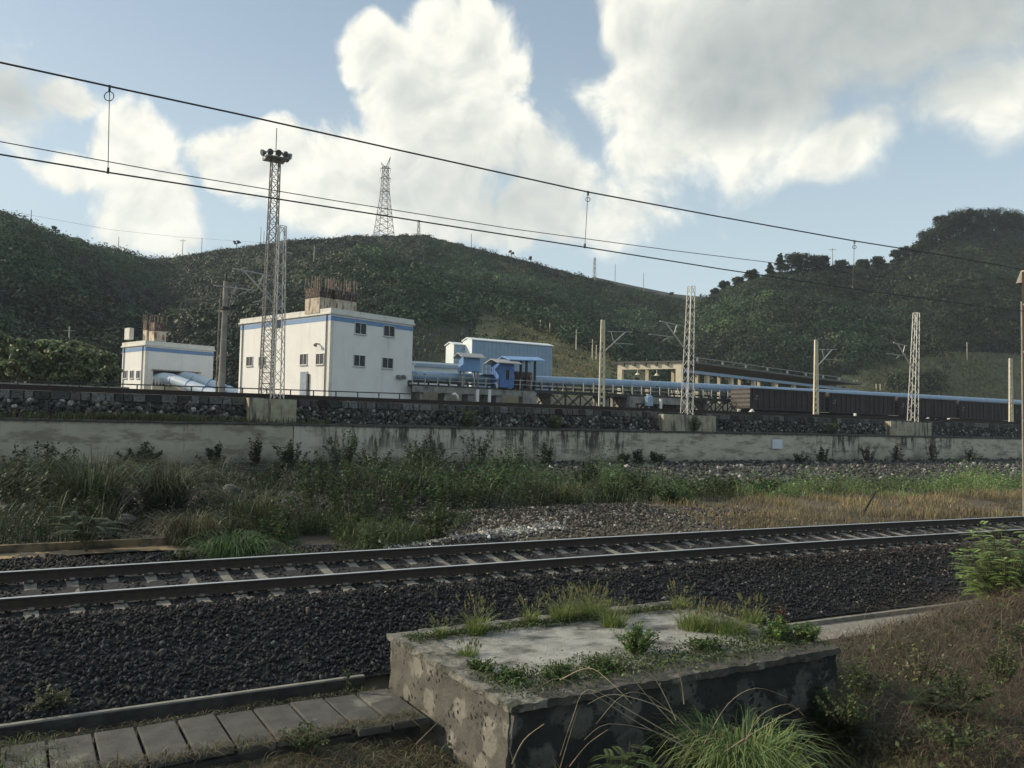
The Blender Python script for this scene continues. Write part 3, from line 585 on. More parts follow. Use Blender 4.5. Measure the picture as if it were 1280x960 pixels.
for x0, x1, ring in ((137, 135, 1), (735, 731, 1), (1068, 1066, 1)):
    a = tw(x0, yi(mp, x0)); c = tw(x1, yi(cp, x1)); d = wire([a, c], .007, 'dropper', ol)
    MB().bar(a+A(0, 0, .02), a-A(0, 0, .08), .035).build('clamp', 'wire', d); MB().bar(c+A(0, 0, .08), c-A(0, 0, .02), .035).build('clamp', 'wire', d)
    pts = [a-A(0, 0, .17)+(.08 if x0 < 500 else .05)*(cos(t)*rt+sin(t)*A(0, 0, 1)) for t in np.linspace(0, 2*pi, 17)]; MB().tube(pts, .008, 5, False).build('ring', 'wire', d)
fw = [(-60, 166), (0, 177), (200, 214), (420, 251), (640, 286), (840, 313), (970, 329), (1100, 346), (1300, 370)]
tag(wire([atY(x, y, 26-.0*x) for x, y in fw], .014, 'feeder_wire', None), 'thinner single wire just above the contact wire', 'overhead wire')
# ---------------------------------------------------------------- buildings
U = A(.949, .316, 0); V_ = A(-.316, .949, 0); ZU = A(0, 0, 1)
def window(parent, o, uu, nn, w_, h_, mull=1):
    f = MB(); t = .05
    f.obox(o+nn*.002, uu*w_, ZU*t, nn*.07).obox(o+ZU*(h_-t)+nn*.002, uu*w_, ZU*t, nn*.07).obox(o+ZU*t+nn*.002, uu*t, ZU*(h_-2*t), nn*.065).obox(o+uu*(w_-t)+ZU*t+nn*.002, uu*t, ZU*(h_-2*t), nn*.065)
    for k in range(mull): f.obox(o+uu*(w_*(k+1)/(mull+1)-t/2)+ZU*t+nn*.002, uu*t, ZU*(h_-2*t), nn*.06)
    f.obox(o-uu*.05-ZU*.06+nn*.002, uu*(w_+.1), ZU*.055, nn*.12)
    fr = f.build('window', 'frame_white', parent)
    MB().obox(o+uu*t*.8+ZU*t*.8+nn*.003, uu*(w_-1.6*t), ZU*(h_-1.6*t), nn*.02).build('pane', 'dark_glass', fr)
def winpx(parent, o, uu, nn, x0, y0, x1, y1, mull=1):
    a = hit(x0, y1, o, nn); b = hit(x1, y1, o, nn); c = hit(x0, y0, o, nn); window(parent, a, uu, nn, abs((b-a)@uu), c[2]-a[2], mull)
def white_building(name, label, corner, zt, wu, wv, z0=3.9):
    b = thing(name, label, 'building', (corner[0], corner[1], 4.3)); o = A(corner[0], corner[1], z0)
    MB().obox(o, U*wu, V_*wv, ZU*(zt-z0)).build('walls', 'white_paint', b)
    H = zt-z0; e = .06
    MB().obox(o-U*.02-V_*.02+ZU*(H-1.0), U*(wu+.04), V_*(wv+.04), ZU*.42).build('blue_band', 'blue_stripe', b)
    MB().obox(o-U*.16-V_*.16+ZU*(H-.42), U*(wu+.32), V_*(wv+.32), ZU*.14).obox(o-U*.07-V_*.07+ZU*(H-.28), U*(wu+.14), V_*(wv+.14), ZU*.40).build('parapet', 'cornice', b)
    dp = MB(); p = o-U*.07+V_*.55; dp.tube([p, p+ZU*(H-.45)], .055, 6); p = o-U*.07+V_*(wv-.5); dp.tube([p, p+ZU*(H-.45)], .055, 6); dp.build('downpipe', 'galv_dark', b)
    MB().obox(o-U*.035-V_*.035, U*.35, V_*.35, ZU*(H-1.02)).build('corner_pilaster', 'cornice', b)
    return b, o
c1 = atY(414, 385, 72)
B1, o1 = white_building('white_building', 'big plain white plant building with a blue band and rusty roof stacks', c1, c1[2]-.1, 9.85, 14.9)
nR = -V_; nL = -U
for q in ((443, 402.5, 457.5, 417), (479, 406, 493, 420), (441.5, 443, 456, 457.5), (477, 446.5, 491, 460)): winpx(B1, o1, U, nR, *q)
for q in ((308, 445.5, 316, 457.5), (323.5, 445.5, 332, 457.5), (375, 442, 384, 456), (395, 441.5, 405, 455.5)):
    a = hit(q[2], q[3], o1, nL); b = hit(q[0], q[3], o1, nL); c = hit(q[2], q[1], o1, nL); window(B1, a, V_, nL, abs((b-a)@V_), c[2]-a[2])
a = hit(384, 494, o1, nL); b = hit(375, 494, o1, nL); c = hit(384, 464.5, o1, nL); dr = MB().obox(A(a[0], a[1], 4.1)+nL*.003, V_*abs((b-a)@V_), ZU*(c[2]-4.1), nL*.05).build('door', 'grey_door', B1)
MB().obox(A(a[0], a[1], 4.1)+nL*.055-V_*.25, V_*.22, ZU*(c[2]-4.3), nL*.1).build('door_post', 'black_steel', dr)
for xx in (496.5, 502.5):
    p = hit(xx, 471, o1, nR); ex = MB(); ex.tube([p, p+nR*.35], .18, 12).tube([p+nR*.35, p+nR*.42-ZU*.25+U*.05], [.18, .14], 12).build('vent_hood', 'lamp_grey', B1)
p = hit(399, 430, o1, nL); MB().tube([p, p+nL*.35], .06, 8).tube([p+nL*.3, p+nL*.45-ZU*.2], [.12, .18], 10).build('wall_lamp', 'lamp_grey', B1)
def stack(parent, p, wu, wv, h, rods, rodh, mats=('stack_cream', 'rust')):
    s_ = MB().obox(p, U*wu, V_*wv, ZU*h*.62).build('stack', mats[0], parent)
    MB().obox(p-U*.05-V_*.05+ZU*h*.62, U*(wu+.1), V_*(wv+.1), ZU*.1).obox(p+ZU*(h*.62+.1), U*wu, V_*wv, ZU*(h*.38-.1)).build('stack_head', mats[1], s_)
    mb = MB(); nU = max(2, int(wu/.28)); nV = max(2, int(wv/.28))
    def rd(q):
        if random.random() < .35: return
        hh = rodh*random.uniform(.75, 1.05); l = A(random.uniform(-.06, .06), random.uniform(-.06, .06), 0); mb.bar(q-ZU*.3, q+ZU*hh+l, .065)
        if random.random() < .55: mb.bar(q+ZU*hh+l, q+ZU*hh*.97+l+U*.26, .055)
    T = p+ZU*h
    for k in range(nU+1): rd(T+U*wu*k/nU); rd(T+U*wu*k/nU+V_*wv)
    for k in range(nV+1): rd(T+V_*wv*k/nV); rd(T+V_*wv*k/nV+U*wu)
    mb.build('rebar_stubs', 'rebar', s_); return s_
# stacks stand on the roof a little back from the corner
zr = c1[2]+.1
o2 = o1*A(1, 1, 0)+A(0, 0, zr-.3)+V_*1.2
def roofpt(x, y, dep): return hit(x, y, o1+V_*dep, nR)
qa = roofpt(399, 386, 1.6); qb = roofpt(417, 386, 1.6); qc = roofpt(420, 386, 1.2); qd = roofpt(445.5, 386, 1.2)
for (a, b, dep, wv, mats) in ((qa, qb, 1.6, 2.2, ('stack_cream', 'rust')), (qc, qd, 1.2, 1.2, ('stack_cream', 'rust'))):
    p = A(a[0], a[1], c1[2]-.3); w_ = abs((b-a)@U); h_ = roofpt(399, 358.5, dep)[2]-p[2]
    stack(B1, p, w_, wv, h_, 10, 1.2, mats)
for xx, yy in ((386, 357), (423, 361), (443, 367)):
    p = roofpt(xx, yy, 1.0); MB().tube([p-U*.1, p-U*.3-ZU*.1-V_*.1], [.12, .2], 10).bar(p, p+V_*.6, .08).build('roof_floodlight', 'lamp_grey', B1)
# small building
c2 = atY(182.5, 425.6, 97); B2, o2_ = white_building('pump_house', 'smaller white building at the left with blue band and two roof stacks', c2, c2[2]-.1, 7.9, 5.5)
for q in ((154.5, 463, 159, 473), (162.5, 463, 167, 473), (170.5, 463, 175, 473)):
    a = hit(q[2], q[3], o2_, nL); b = hit(q[0], q[3], o2_, nL); c = hit(q[2], q[1], o2_, nL); window(B2, a, V_, nL, abs((b-a)@V_), c[2]-a[2], 1)
a = hit(191, 478, o2_, nR); b = hit(246, 478, o2_, nR); c = hit(191, 463, o2_, nR)
op = MB().obox(A(a[0], a[1], 4.1)+nR*.003, U*abs((b-a)@U), ZU*(c[2]-4.1), nR*.02).build('opening', 'black_steel', B2)
MB().obox(A(a[0], a[1], c[2])+nR*.003-U*.2, U*(abs((b-a)@U)+.4), ZU*.12, nR*.55).build('canopy', 'galv_dark', B2)
def rp2(x, y, dep): return hit(x, y, o2_+V_*dep, nR)
for (x0, x1, xt, dep, wv) in ((183, 192, 400, 2.9, .9), (192.5, 207.5, 402, .9, 1.2)):
    a = rp2(x0, 424, dep); b = rp2(x1, 424, dep); p = A(a[0], a[1], c2[2]-.3); stack(B2, p, abs((b-a)@U), wv, rp2(x0, xt, dep)[2]-p[2], 8, .75)
a = hit(153, 422, o2_, nL); MB().obox(A(*a)-ZU*.2+U*.3-V_*1.0, U*.5, V_*1.2, ZU*1.3).build('roof_hatch', 'cornice', B2)
# twin blue conveyor galleries descending from the opening
for k, (pa, pb, lab) in enumerate((((199, 471), (292, 502), 'nearer blue covered conveyor sloping down from the small white building'), ((226, 470), (318, 501), 'farther blue covered conveyor sloping down beside its twin'))):
    s0 = hit(pa[0], pa[1], o2_+nR*(.2), nR); 
    e0 = atY(pb[0], pb[1], 88.5+k*1.5)
    g = thing('covered_conveyor', lab, 'conveyor', (s0[0], s0[1], 4.3), 'blue conveyors at the small building')
    d = e0-s0; pts = [s0-ZU*.35+d*(-.03), s0+d*.06, s0+d*.18+ZU*.18]+[s0+d*f+ZU*.18*(1-f) for f in (.35, .55, .8, 1.1)]
    MB().tube(pts, [.62]*7, 16).build('cover', 'pale_blue', g, smooth=True)
    mb = MB()
    for f in (.2, .42, .64, .86): p = s0+d*f+ZU*.14; mb.tube([p, p+nrm(d)*.06], .64, 16)
    mb.build('cover_joints', 'blue_deep', g)
    lb = MB(); sd = -V_*.8-ZU*.55; lb.bar(s0+sd, e0+sd+d*.1, .12, .3); lb.build('side_beam', 'cream', g)
g = thing('conveyor_ramp', 'cream concrete ramp wall and railing under the blue conveyors', 'ramp', (20, 94, 4.3))
a = hit(190, 488, o2_+nR*1.4, nR); b = hit(262, 492, o2_+nR*1.4, nR); za = hit(190, 481, o2_+nR*1.4, nR)[2]
MB().obox(A(a[0], a[1], 4.1), U*5.5, V_*.2, ZU*(za-4.1)).build('ramp_wall', 'cream', g)
mb = MB()
for k in range(7): p = A(a[0], a[1], za)+U*.35*k; mb.bar(p, p+ZU*.75, .08)
mb.bar(A(a[0], a[1], za+.75), A(a[0], a[1], za+.75)+U*2.2, .1); mb.build('ramp_railing', 'frame_white', g)
# blue warehouses
def warehouse(label, xl, xc, xr_, ytop_c, ytop_r, Y, zbase=4.2):
    c = atY(xc, ytop_c, Y); r = atY(xr_, ytop_r, Y); l = hit(xl, ytop_c, A(c[0], Y, 0), A(1, 0, 0)); L_ = l[1]-Y; zt = c[2]; W_ = r[0]-c[0]
    b = thing('blue_warehouse', label, 'warehouse', (c[0], Y, zbase))
    mid = (L_)/2
    # gabled box, ridge along x
    prof = [(0, zbase), (L_, zbase), (L_, zt), (mid, zt+.35), (0, zt)]
    v = [A(c[0], Y+a_, z) for a_, z in prof]+[A(c[0]+W_, Y+a_, z) for a_, z in prof]
    MB().add(v, [(0, 5, 9, 4)[::1], (1, 2, 7, 6), (5, 6, 7, 8, 9)]).build('long_wall', 'ware_blue', b)
    MB().add(v[:5], [(0, 4, 3, 2, 1)]).build('gable_wall', 'ware_white', b)
    MB().obox(A(c[0]-.15, Y-.15, zt+.01), A(W_+.3, 0, 0), A(0, mid+.15, .36), A(0, 0, .12)).obox(A(c[0]-.15, Y+L_+.15, zt+.01), A(W_+.3, 0, 0), A(0, -mid-.15, .36), A(0, 0, .12)).build('roof', 'ware_white', b)
    mb = MB()
    for x in np.arange(.6, W_, .6): mb.box(c[0]+x, c[0]+x+.05, Y-.03, Y-.002, zbase, zt-.02)
    mb.build('cladding_ribs', 'ware_blue', b); return b
warehouse('big pale blue metal warehouse behind the conveyor huts', 578.7, 590.2, 690.5, 425.2, 432.5, 95)
warehouse('smaller pale blue metal shed at the left end of the big warehouse', 557.5, 567.5, 583, 431, 432, 97)
# low white roof building at left of conveyor
a = atY(522, 457, 88); b = atY(572, 460, 88); g = thing('low_shed', 'low white roofed shed just right of the big white building', 'shed', (a[0], 88, 4.3))
MB().box(a[0]-4, b[0], 88, 93, 4.2, a[2]-.1).build('walls', 'ware_white', g); MB().box(a[0]-4.2, b[0]+.2, 87.7, 93, a[2]-.098, a[2]+.25).build('roof', 'blue_tube', g); MB().box(a[0]-4.2, b[0]+.2, 87.9, 92.8, a[2]+.253, a[2]+.5).build('roof_ridge', 'ware_white', g)
p = atY(516, 456, 87.5); tag(MB().tube([p-ZU*2, p, p+U*.3+ZU*.1], .12, 8).build('vent_pipe', 'white_thing', smooth=True), 'small white vent pipe on the low shed roof', 'vent')
# ---------------------------------------------------------------- tube conveyor
YT = 76.0
cvr = thing('tube_conveyor', 'long blue tube conveyor on steel trusses crossing behind the freight train', 'conveyor', (45, YT, 4.4))
tp_ = [(505, 469.5), (560, 471.5), (640, 475), (780, 481.5), (915, 489), (1000, 495), (1140, 503.5), (1290, 513.5), (1400, 520)]
top_ = [(505, 463.3), (640, 468.5), (780, 474.5), (915, 481), (1000, 485.3), (1140, 492.3), (1290, 501), (1400, 507)]
def zt(x): q = [atY(a, b, YT) for a, b in top_]; return float(np.interp(x, [p[0] for p in q], [p[2] for p in q]))
RT = .50; X0 = atY(505, 470, YT)[0]; X1 = 175.0
pts = [A(x, YT, zt(x)-RT) for x in np.linspace(X0, X1, 60)]
MB().tube(pts, RT, 20).build('cover', 'blue_tube', cvr, smooth=True)
mb = MB()
for x in np.arange(X0+1, X1, 3.0): mb.tube([A(x, YT, zt(x)-RT), A(x+.05, YT, zt(x)-RT)], RT+.02, 20)
mb.build('cover_joints', 'blue_steel', cvr)
for xx, yy in ((520, 469), (531, 469), (593, 473), (711, 477.5), (767, 479.5), (821.5, 482.5), (875, 484.5), (879.5, 485)):
    p = atY(xx, yy, YT-RT*.95); mb = MB().tube([p, p+A(0, .05, 0)+A(0, -.06, 0)], .16, 12); mb.build('port_hole', 'black_steel', cvr)
zd = 6.55
dk = MB(); dk.box(X0, 78, 74.0, 77.0, zd-.12, zd+.05); dk.build('walkway', 'black_steel', cvr)
MB().box(X0, 46.5, 73.85, 73.97, 5.85, zd-.125).build('edge_beam', 'conc_beam', cvr)
mb = MB()
for x in np.arange(X0, 78, 1.35): mb.bar((x, 73.95, zd), (x, 73.95, zd+1.05), .09)
mb.bar((X0, 73.95, zd+.95), (78, 73.95, zd+.95), .06).bar((X0, 73.95, zd+.5), (78, 73.95, zd+.5), .05); mb.build('walkway_railing', 'galv', cvr)
mb = MB()
for x in np.arange(X0, 78, 1.1): mb.bar((x, 74.9, zd+.05), (x, 75.3, zt(x)-RT*1.6), .12)
mb.bar((X0, 74.9, zd+.35), (78, 74.9, zd+.35), .2); mb.build('idler_frame', 'black_steel', cvr)
# trusses
mb = MB(); x = 46.5; tz = 4.75
while x < 78.5:
    mb.bar((x, 74.1, zd-.15), (x, 74.1, tz), .11); mb.bar((x, 74.1, tz), (x+2, 74.1, zd-.2), .1); mb.bar((x, 74.1, zd-.2), (x+2, 74.1, tz), .1)
    mb.bar((x, 76.9, zd-.15), (x, 76.9, tz), .11); mb.bar((x, 76.9, tz), (x+2, 76.9, zd-.2), .1); x += 2.0
mb.bar((46.5, 74.1, tz), (78.5, 74.1, tz), .14).bar((46.5, 74.1, zd-.2), (78.5, 74.1, zd-.2), .22); mb.build('truss', 'black_steel', cvr)
mb = MB()
for x in np.arange(X0+1, 150, 7.5): mb.box(x, x+.35, 74.3, 76.7, 3.9, zd-.125)
for x in (X0+3.5, X0+6.2, 42, 45.5): mb.box(x, x+.7, 74.1, 75.5, 3.9, 5.85)
mb.build('support_column', 'conc_beam', cvr)
mb = MB().box(44.6, 46.4, 73.7, 77, 3.9, 4.9).box(44.9, 46.5, 73.6, 73.8, 3.9, 6.3)
x0 = atY(787, 500, 73.6)[0]; x1 = atY(856, 500, 73.6)[0]; mb.build('concrete_pier', 'conc_beam', cvr)
mb = MB().box(x0, x1, 73.5, 77.2, 5.6, 6.35).box(x0, x0+.8, 73.52, 77.1, 3.9, 5.6).box(x1-.7, x1, 73.52, 77.1, 3.9, 5.6); mb.build('concrete_frame', 'conc_beam', cvr)
MB().box(X0, 130, 79, 79.4, 4.0, 6.2).build('yard_wall', 'cream'); tag(bpy.data.objects['yard_wall'], 'pale wall in shade beneath the tube conveyor', 'wall')
# huts on the conveyor
def hut(label, xl, xc, xr_, yt, yb, Y, mat, legs=None, door=None, roofm='galv', ov=.45):
    c = atY(xc, yt, Y); r = atY(xr_, yt, Y); zb = atY(xc, yb, Y)[2]; l = hit(xl, yt, A(c[0], Y, 0), A(1, 0, 0)); D_ = l[1]-Y; W_ = r[0]-c[0]; zt_ = c[2]
    h = thing('blue_hut', label, 'hut', (c[0], Y, zb), 'blue huts on the conveyor'); mid = D_/2
    prof = [(0, zb), (D_, zb), (D_, zt_), (mid, zt_+.35), (0, zt_)]
    v = [A(c[0], Y+a_, z) for a_, z in prof]+[A(c[0]+W_, Y+a_, z) for a_, z in prof]
    MB().add(v, [(0, 5, 9, 4), (1, 2, 7, 6), (5, 6, 7, 8, 9), (0, 4, 3, 2, 1), (0, 1, 6, 5)]).build('walls', mat, h)
    MB().obox(A(c[0]-ov, Y-ov, zt_+.02-.1), A(W_+2*ov, 0, 0), A(0, mid+ov, .45), A(0, 0, .09)).obox(A(c[0]-ov, Y+D_+ov, zt_+.02-.1), A(W_+2*ov, 0, 0), A(0, -mid-ov, .45), A(0, 0, .09)).build('roof', roofm, h)
    if legs:
        for lx in (c[0]+.05, c[0]+W_-.2):
            for ly in (Y+.05, Y+D_-.2): MB().box(lx, lx+.15, ly, ly+.15, zd-.1, zb).build('leg', 'galv_dark', h)
    if door:
        a = atY(door[0], door[3], Y); b = atY(door[1], door[2], Y); MB().box(a[0], b[0], Y-.04, Y-.003, a[2], b[2]).build('door', 'wagon', h)
        for q in (a[0]-.08, b[0]+.02): MB().box(q, q+.06, Y-.06, Y-.003, a[2], b[2]).build('door_frame', 'blue_steel', h)
    return h
hut('pale blue hut raised on legs above the tube, left of the two huts', 573.5, 579.5, 600, 446, 463.3, 74.3, 'blue_steel', True)
hut('deep blue hut with a dark door, in the middle of the conveyor', 614, 625.5, 643, 453.5, 484, 73.6, 'blue_deep', False, (632, 636.5, 462.5, 474.5), ov=.6)
c = atY(637, 449, 75); r = atY(676, 449, 75)
h = thing('machine_canopy', 'open sided steel canopy over rusty drive machinery beside the deep blue hut', 'canopy', (c[0], 75, zd))
MB().obox(A(c[0]-.6, 74.0, c[2]-.2), A(r[0]-c[0]+.6, 0, .15), A(0, 1.6, .45), A(0, 0, .09)).obox(A(c[0]-.6, 77.2, c[2]-.2), A(r[0]-c[0]+.6, 0, .15), A(0, -1.6, .45), A(0, 0, .09)).build('roof', 'blue_steel', h)
for xx in (651.5, 658.5, 669):
    p = atY(xx, 470, 74.4); MB().box(p[0]-.1, p[0]+.1, 74.4, 74.6, zd, c[2]-.05).build('post', 'black_steel', h)
a = atY(644, 475, 74.8); b = atY(664, 466, 74.8); ms_ = tag(MB().tube([A(a[0], 75, (a[2]+b[2])/2), A(b[0], 75, (a[2]+b[2])/2)], .5, 14).box(a[0], b[0], 74.7, 75.4, zd, a[2]+.2).build('drive_machine', 'rust', smooth=False), 'rusty red brown drive machine under the steel canopy', 'machine')
mb = MB(); a = atY(603, 455, 75.5)
for k in range(6): q = A(a[0]+k*.5, 75.4, a[2]-1.0); mb.bar(q, q+ZU*1.0, .05)
mb.bar(A(a[0], 75.4, a[2]), A(a[0]+2.5, 75.4, a[2]), .05).bar(A(a[0], 75.4, a[2]-.5), A(a[0]+2.5, 75.4, a[2]-.5), .05).box(a[0]-.2, a[0]+2.7, 75, 75.9, a[2]-1.1, a[2]-1.02); mb.build('platform_railing', 'ware_blue', h)
# small white things under the conveyor
for (xx, yy, lab) in ((597, 492, 'small white bollard under the left conveyor span'), (612, 492, 'white post beneath the deep blue hut'), (826, 503, 'white pipe stub inside the concrete frame')):
    p = atY(xx, yy, 72.5); tag(MB().tube([A(p[0], 72.5, 4.3), A(p[0], 72.5, p[2]+.4)], .16, 8).build('white_post', 'white_thing'), lab, 'post')
pts = [atY(x, y, 72) for x, y in ((566, 493), (569, 492.5), (571.5, 495), (573, 500))]; tag(MB().tube(pts, .14, 8).build('bent_pipe', 'white_thing', smooth=True), 'white bent pipe curving down left of the blue hut legs', 'pipe')
p = atY(811, 502, 73); tag(MB().tube([p-ZU*.5, p+ZU*.5], .5, 14).tube([p+ZU*.5, p+ZU*.8], [.5, .12], 14).tube([p-ZU*1.3, p-ZU*.5], .12, 8).build('blue_drum', 'blue_tube', smooth=False), 'small pale blue drum inside the concrete frame', 'drum')
# ---------------------------------------------------------------- canopy shed (unloading hall)
h = thing('loading_canopy', 'long open canopy shed with a cream portal frame at its near end', 'canopy', (85, 92, 4.3))
pr_ = atY(849, 452, 88); 
best = None
for Yq in np.arange(80, 110, .1):
    q = atY(772, 453.5, Yq)
    if best is None or abs(q[2]-pr_[2]) < best[0]: best = (abs(q[2]-pr_[2]), q)
pl = best[1]; zt2 = pr_[2]; e = nrm((pl-pr_)*A(1, 1, 0)); Wd = np.linalg.norm((pl-pr_)[:2]); ax = A(cos(TH-radians(44)), sin(TH-radians(44)), 0)
pr0 = A(pr_[0], pr_[1], 0)
MB().obox(pr0+ZU*(zt2-1.0), e*Wd, ax*.5, ZU*.85).obox(pr0+ZU*4.1-e*.35, e*.85, ax*.5, ZU*(zt2-5.1)).obox(pr0+e*(Wd-.7)+ZU*4.1, e*.7, ax*.5, ZU*(zt2-5.1)).obox(pr0-e*.35+ZU*(zt2-.99), e*.34, ax*.5, ZU*.9).build('portal_frame', 'cream', h)
mb = MB()
for k in range(5): mb.obox(pr0+e*Wd*(k+.9)/5.6+ZU*(zt2-.5)-ax*.3, e*.35, ax*.3, ZU*.5)
mb.obox(pr0-e*.5+ZU*(zt2-.148)-ax*.2, e*(Wd+1.0), ax*.8, ZU*.15); mb.build('frame_brackets', 'wagon_end', h)
LL = 62
MB().obox(pr0+ZU*(zt2-.1)+ax*.6-e*1.0, ax*LL, e*(Wd+1.5), ZU*.3).build('roof', 'dark_shed', h)
MB().obox(pr0+ZU*(zt2-1.5)+ax*.6-e*.6, ax*LL, e*.25, ZU*.42).build('crane_beam', 'ware_blue', h)
for k in range(1, 9): MB().obox(pr0+ax*(k*7)+ZU*4.1+e*(Wd-.5), ax*.5, e*.5, ZU*(zt2-4.25)).build('rear_column', 'cream', h)
mb = MB()
for k in range(9): mb.obox(pr0+ax*(3+k*7)+ZU*(zt2+.2)-e*1.0, ax*.35, e*.2, ZU*.5)
mb.obox(pr0+ax*3+ZU*(zt2+.7)-e*1.0, ax*(LL-5), e*.15, ZU*.12); mb.build('roof_rail', 'galv_dark', h)
for k in range(1, 9): MB().obox(pr0+ax*(k*7)+ZU*4.1-e*.3, ax*.6, e*.5, ZU*(zt2-5.61)).build('column', 'cream', h)
for k, (xx, yy) in enumerate(((797, 466), (821, 467), (869, 469), (889, 471), (908, 473), (935, 476))):
    p = hit(xx, yy, pr0+e*(3.0 if k < 2 else .8)+0*ax, np.cross(ax, ZU)); tag(MB().tube([p, p-ZU*.3], [.14, .36], 12).tube([p+ZU*.5, p], .05, 5).build('pendant_lamp', 'cream'), 'cream bell shaped lamp hanging inside the long canopy shed', 'lamp', 'lamps in the canopy shed')
# ---------------------------------------------------------------- train
pA = atY(938, 485, 70); pB = atY(938, 518, 70); xw = pA[0]; zg = 4.35; WH = pA[2]
def wagon():
    w_ = thing('freight_wagon', 'x', 'freight wagon', (0, 0, 0), 'dark freight wagons in a row'); L_ = 13.2; D_ = 3.1; z0 = 1.1; z1 = WH-zg
    MB().box(0, L_, 0, D_, z0, z1).build('body', 'wagon', w_)
    mb = MB()
    for x in np.arange(0.3, L_, .95): mb.box(x, x+.16, -.09, -.002, z0, z1-.12)
    mb.box(-.03, L_+.03, -.12, -.003, z1-.118, z1+.03).box(-.03, L_+.03, -.12, -.003, z0-.15, z0-.002); mb.build('side_ribs', 'wagon', w_)
    mb = MB()
    for k in range(5): zz = z0+.1+k*(z1-z0-.3)/4; mb.box(-.08, -.002, .05, D_-.05, zz, zz+.18)
    mb.build('end_ribs', 'black_steel', w_); MB().box(-.03, -.001, .02, D_-.02, z0, z1).build('end_panel', 'wagon_end', w_)
    MB().box(.3, L_-.3, 1.2, 1.9, .75, z0-.151).box(-.5, L_+.5, 1.35, 1.75, .7, 1.0).build('underframe', 'black_steel', w_)
    for bx in (2.2, L_-2.2):
        b = MB().box(bx-1.2, bx+1.2, .35, .5, .38, .75).box(bx-1.2, bx+1.2, 2.6, 2.75, .38, .75).box(bx-.3, bx+.3, .5, 2.6, .45, .74).build('bogie', 'black_steel', w_)
        for wx_ in (bx-.9, bx+.9):
            mb = MB()
            for yy in (.72, 2.28): mb.tube([A(wx_, yy, .42), A(wx_, yy+.12, .42)], .42, 18)
            mb.tube([A(wx_, .7, .42), A(wx_, 2.4, .42)], .08, 8); mb.build('wheelset', 'rail_side', b)
    mk = MB(); mk.add([A(.9, -.004, 2.45), A(1.35, -.004, 2.45), A(1.12, -.004, 2.75), A(.9, -.012, 2.45), A(1.35, -.012, 2.45), A(1.12, -.012, 2.75)], [(3, 4, 5), (0, 2, 1)])
    for k in range(5): mk.box(.75+k*.17, .85+k*.17, -.012, -.004, 2.15, 2.3)
    mk.build('stencil_marks', 'galv_dark', w_)
    MB().box(5.9, 6.0, -.1, -.003, z0, z1).box(7.3, 7.4, -.1, -.003, z0, z1).box(6.0, 7.3, -.05, -.003, z0+.1, z1-.2).build('side_door', 'wagon', w_)
    return w_
w0_ = wagon(); words = ['first freight wagon, its lighter ribbed end facing the conveyor', 'second dark wagon, right behind the perforated mast', 'third dark wagon left of the lattice mast', 'fourth dark wagon, passing behind the lattice mast', 'fifth dark wagon, towards the right edge', 'last visible dark wagon at the right edge of the photo', 'dark wagon cut off by the right picture edge']
for k in range(5):
    w_ = w0_ if k == 0 else copy_tree(w0_)
    w_.location = (xw+k*14.0, 70, zg-.012*k*14.5/4); w_['label'] = words[k] if k < 4 else words[5]
    if k:
        for ch in w_.children:
            if ch.name.startswith('end_panel'): ch.data = ch.data.copy(); ch.data.materials[0] = MT['wagon']
ytr = thing('train_track', 'track carrying the dark freight train', 'railway track', (90, 71.5, 4.2))
for y in (70.85, 72.3): MB().box(20, 160, y-.04, y+.04, 4.24, 4.36).build('rail', 'rail_side', ytr)
for k, (xx, yy) in enumerate([(1069, 522)]): p = atY(xx, yy, 56); tag(MB().tube([p-ZU*.3, p+ZU*.45], .14, 8).build('marker_post', 'white_thing'), 'short white marker post before the wagons, near the middle mast', 'post')
for k, (xx, yy, lab) in enumerate([(923, 515, 'round pale rock under the first wagon end'), (939, 515, 'small pale stone beside the first wagon wheels'), (1186, 526, 'white block lying by the track right of the lattice mast'), (1170, 526, 'row of white rubble beside the right lattice mast'), (1160, 525, 'white lump nearest the right lattice mast')]):
    p = atY(xx, yy, 60); g_ = stones(A(*p).reshape(1, 3), A(.32 if k != 3 else .25), np.array([[.6, .58, .5]])); tag(npmesh('pale_rock', g_[0], g_[1], 'rubble', g_[2]), lab, 'rock')
# ---------------------------------------------------------------- hills
SK = [(-700, 240), (-300, 250), (-100, 245), (0, 268), (20, 277), (45, 290), (75, 299), (110, 312), (150, 322), (185, 327), (215, 323), (260, 314), (300, 309), (350, 303), (400, 299), (430, 295), (480, 295), (525, 294), (560, 303), (600, 313), (640, 323), (690, 336), (740, 349), (790, 361), (840, 372), (868, 377),
      (885, 372), (905, 364), (930, 352), (965, 341), (1000, 338), (1040, 332), (1080, 332), (1115, 330), (1150, 318), (1180, 300), (1215, 290), (1250, 290), (1290, 292), (1400, 285), (1700, 300), (2400, 330)]
EX = [(-700, 150), (0, 150), (95, 165), (180, 240), (300, 225), (500, 200), (700, 205), (850, 215), (880, 150), (960, 125), (1280, 125), (2400, 200)]
skx = [p[0] for p in SK]; sky_ = [p[1] for p in SK]
def pxu(p): return (p-640)/F
us = np.linspace(-1.25, 1.6, 420); pxs = 640+F*us
df = 108/(.861-.509*np.clip(us, -1.3, 1.15)); dr = df+np.interp(pxs, [p[0] for p in EX], [p[1] for p in EX])
zr_ = np.array([atD(x, y, d)[2] for x, y, d in zip(pxs, np.interp(pxs, skx, sky_), dr)])
ker = np.hanning(9); ker /= ker.sum(); 
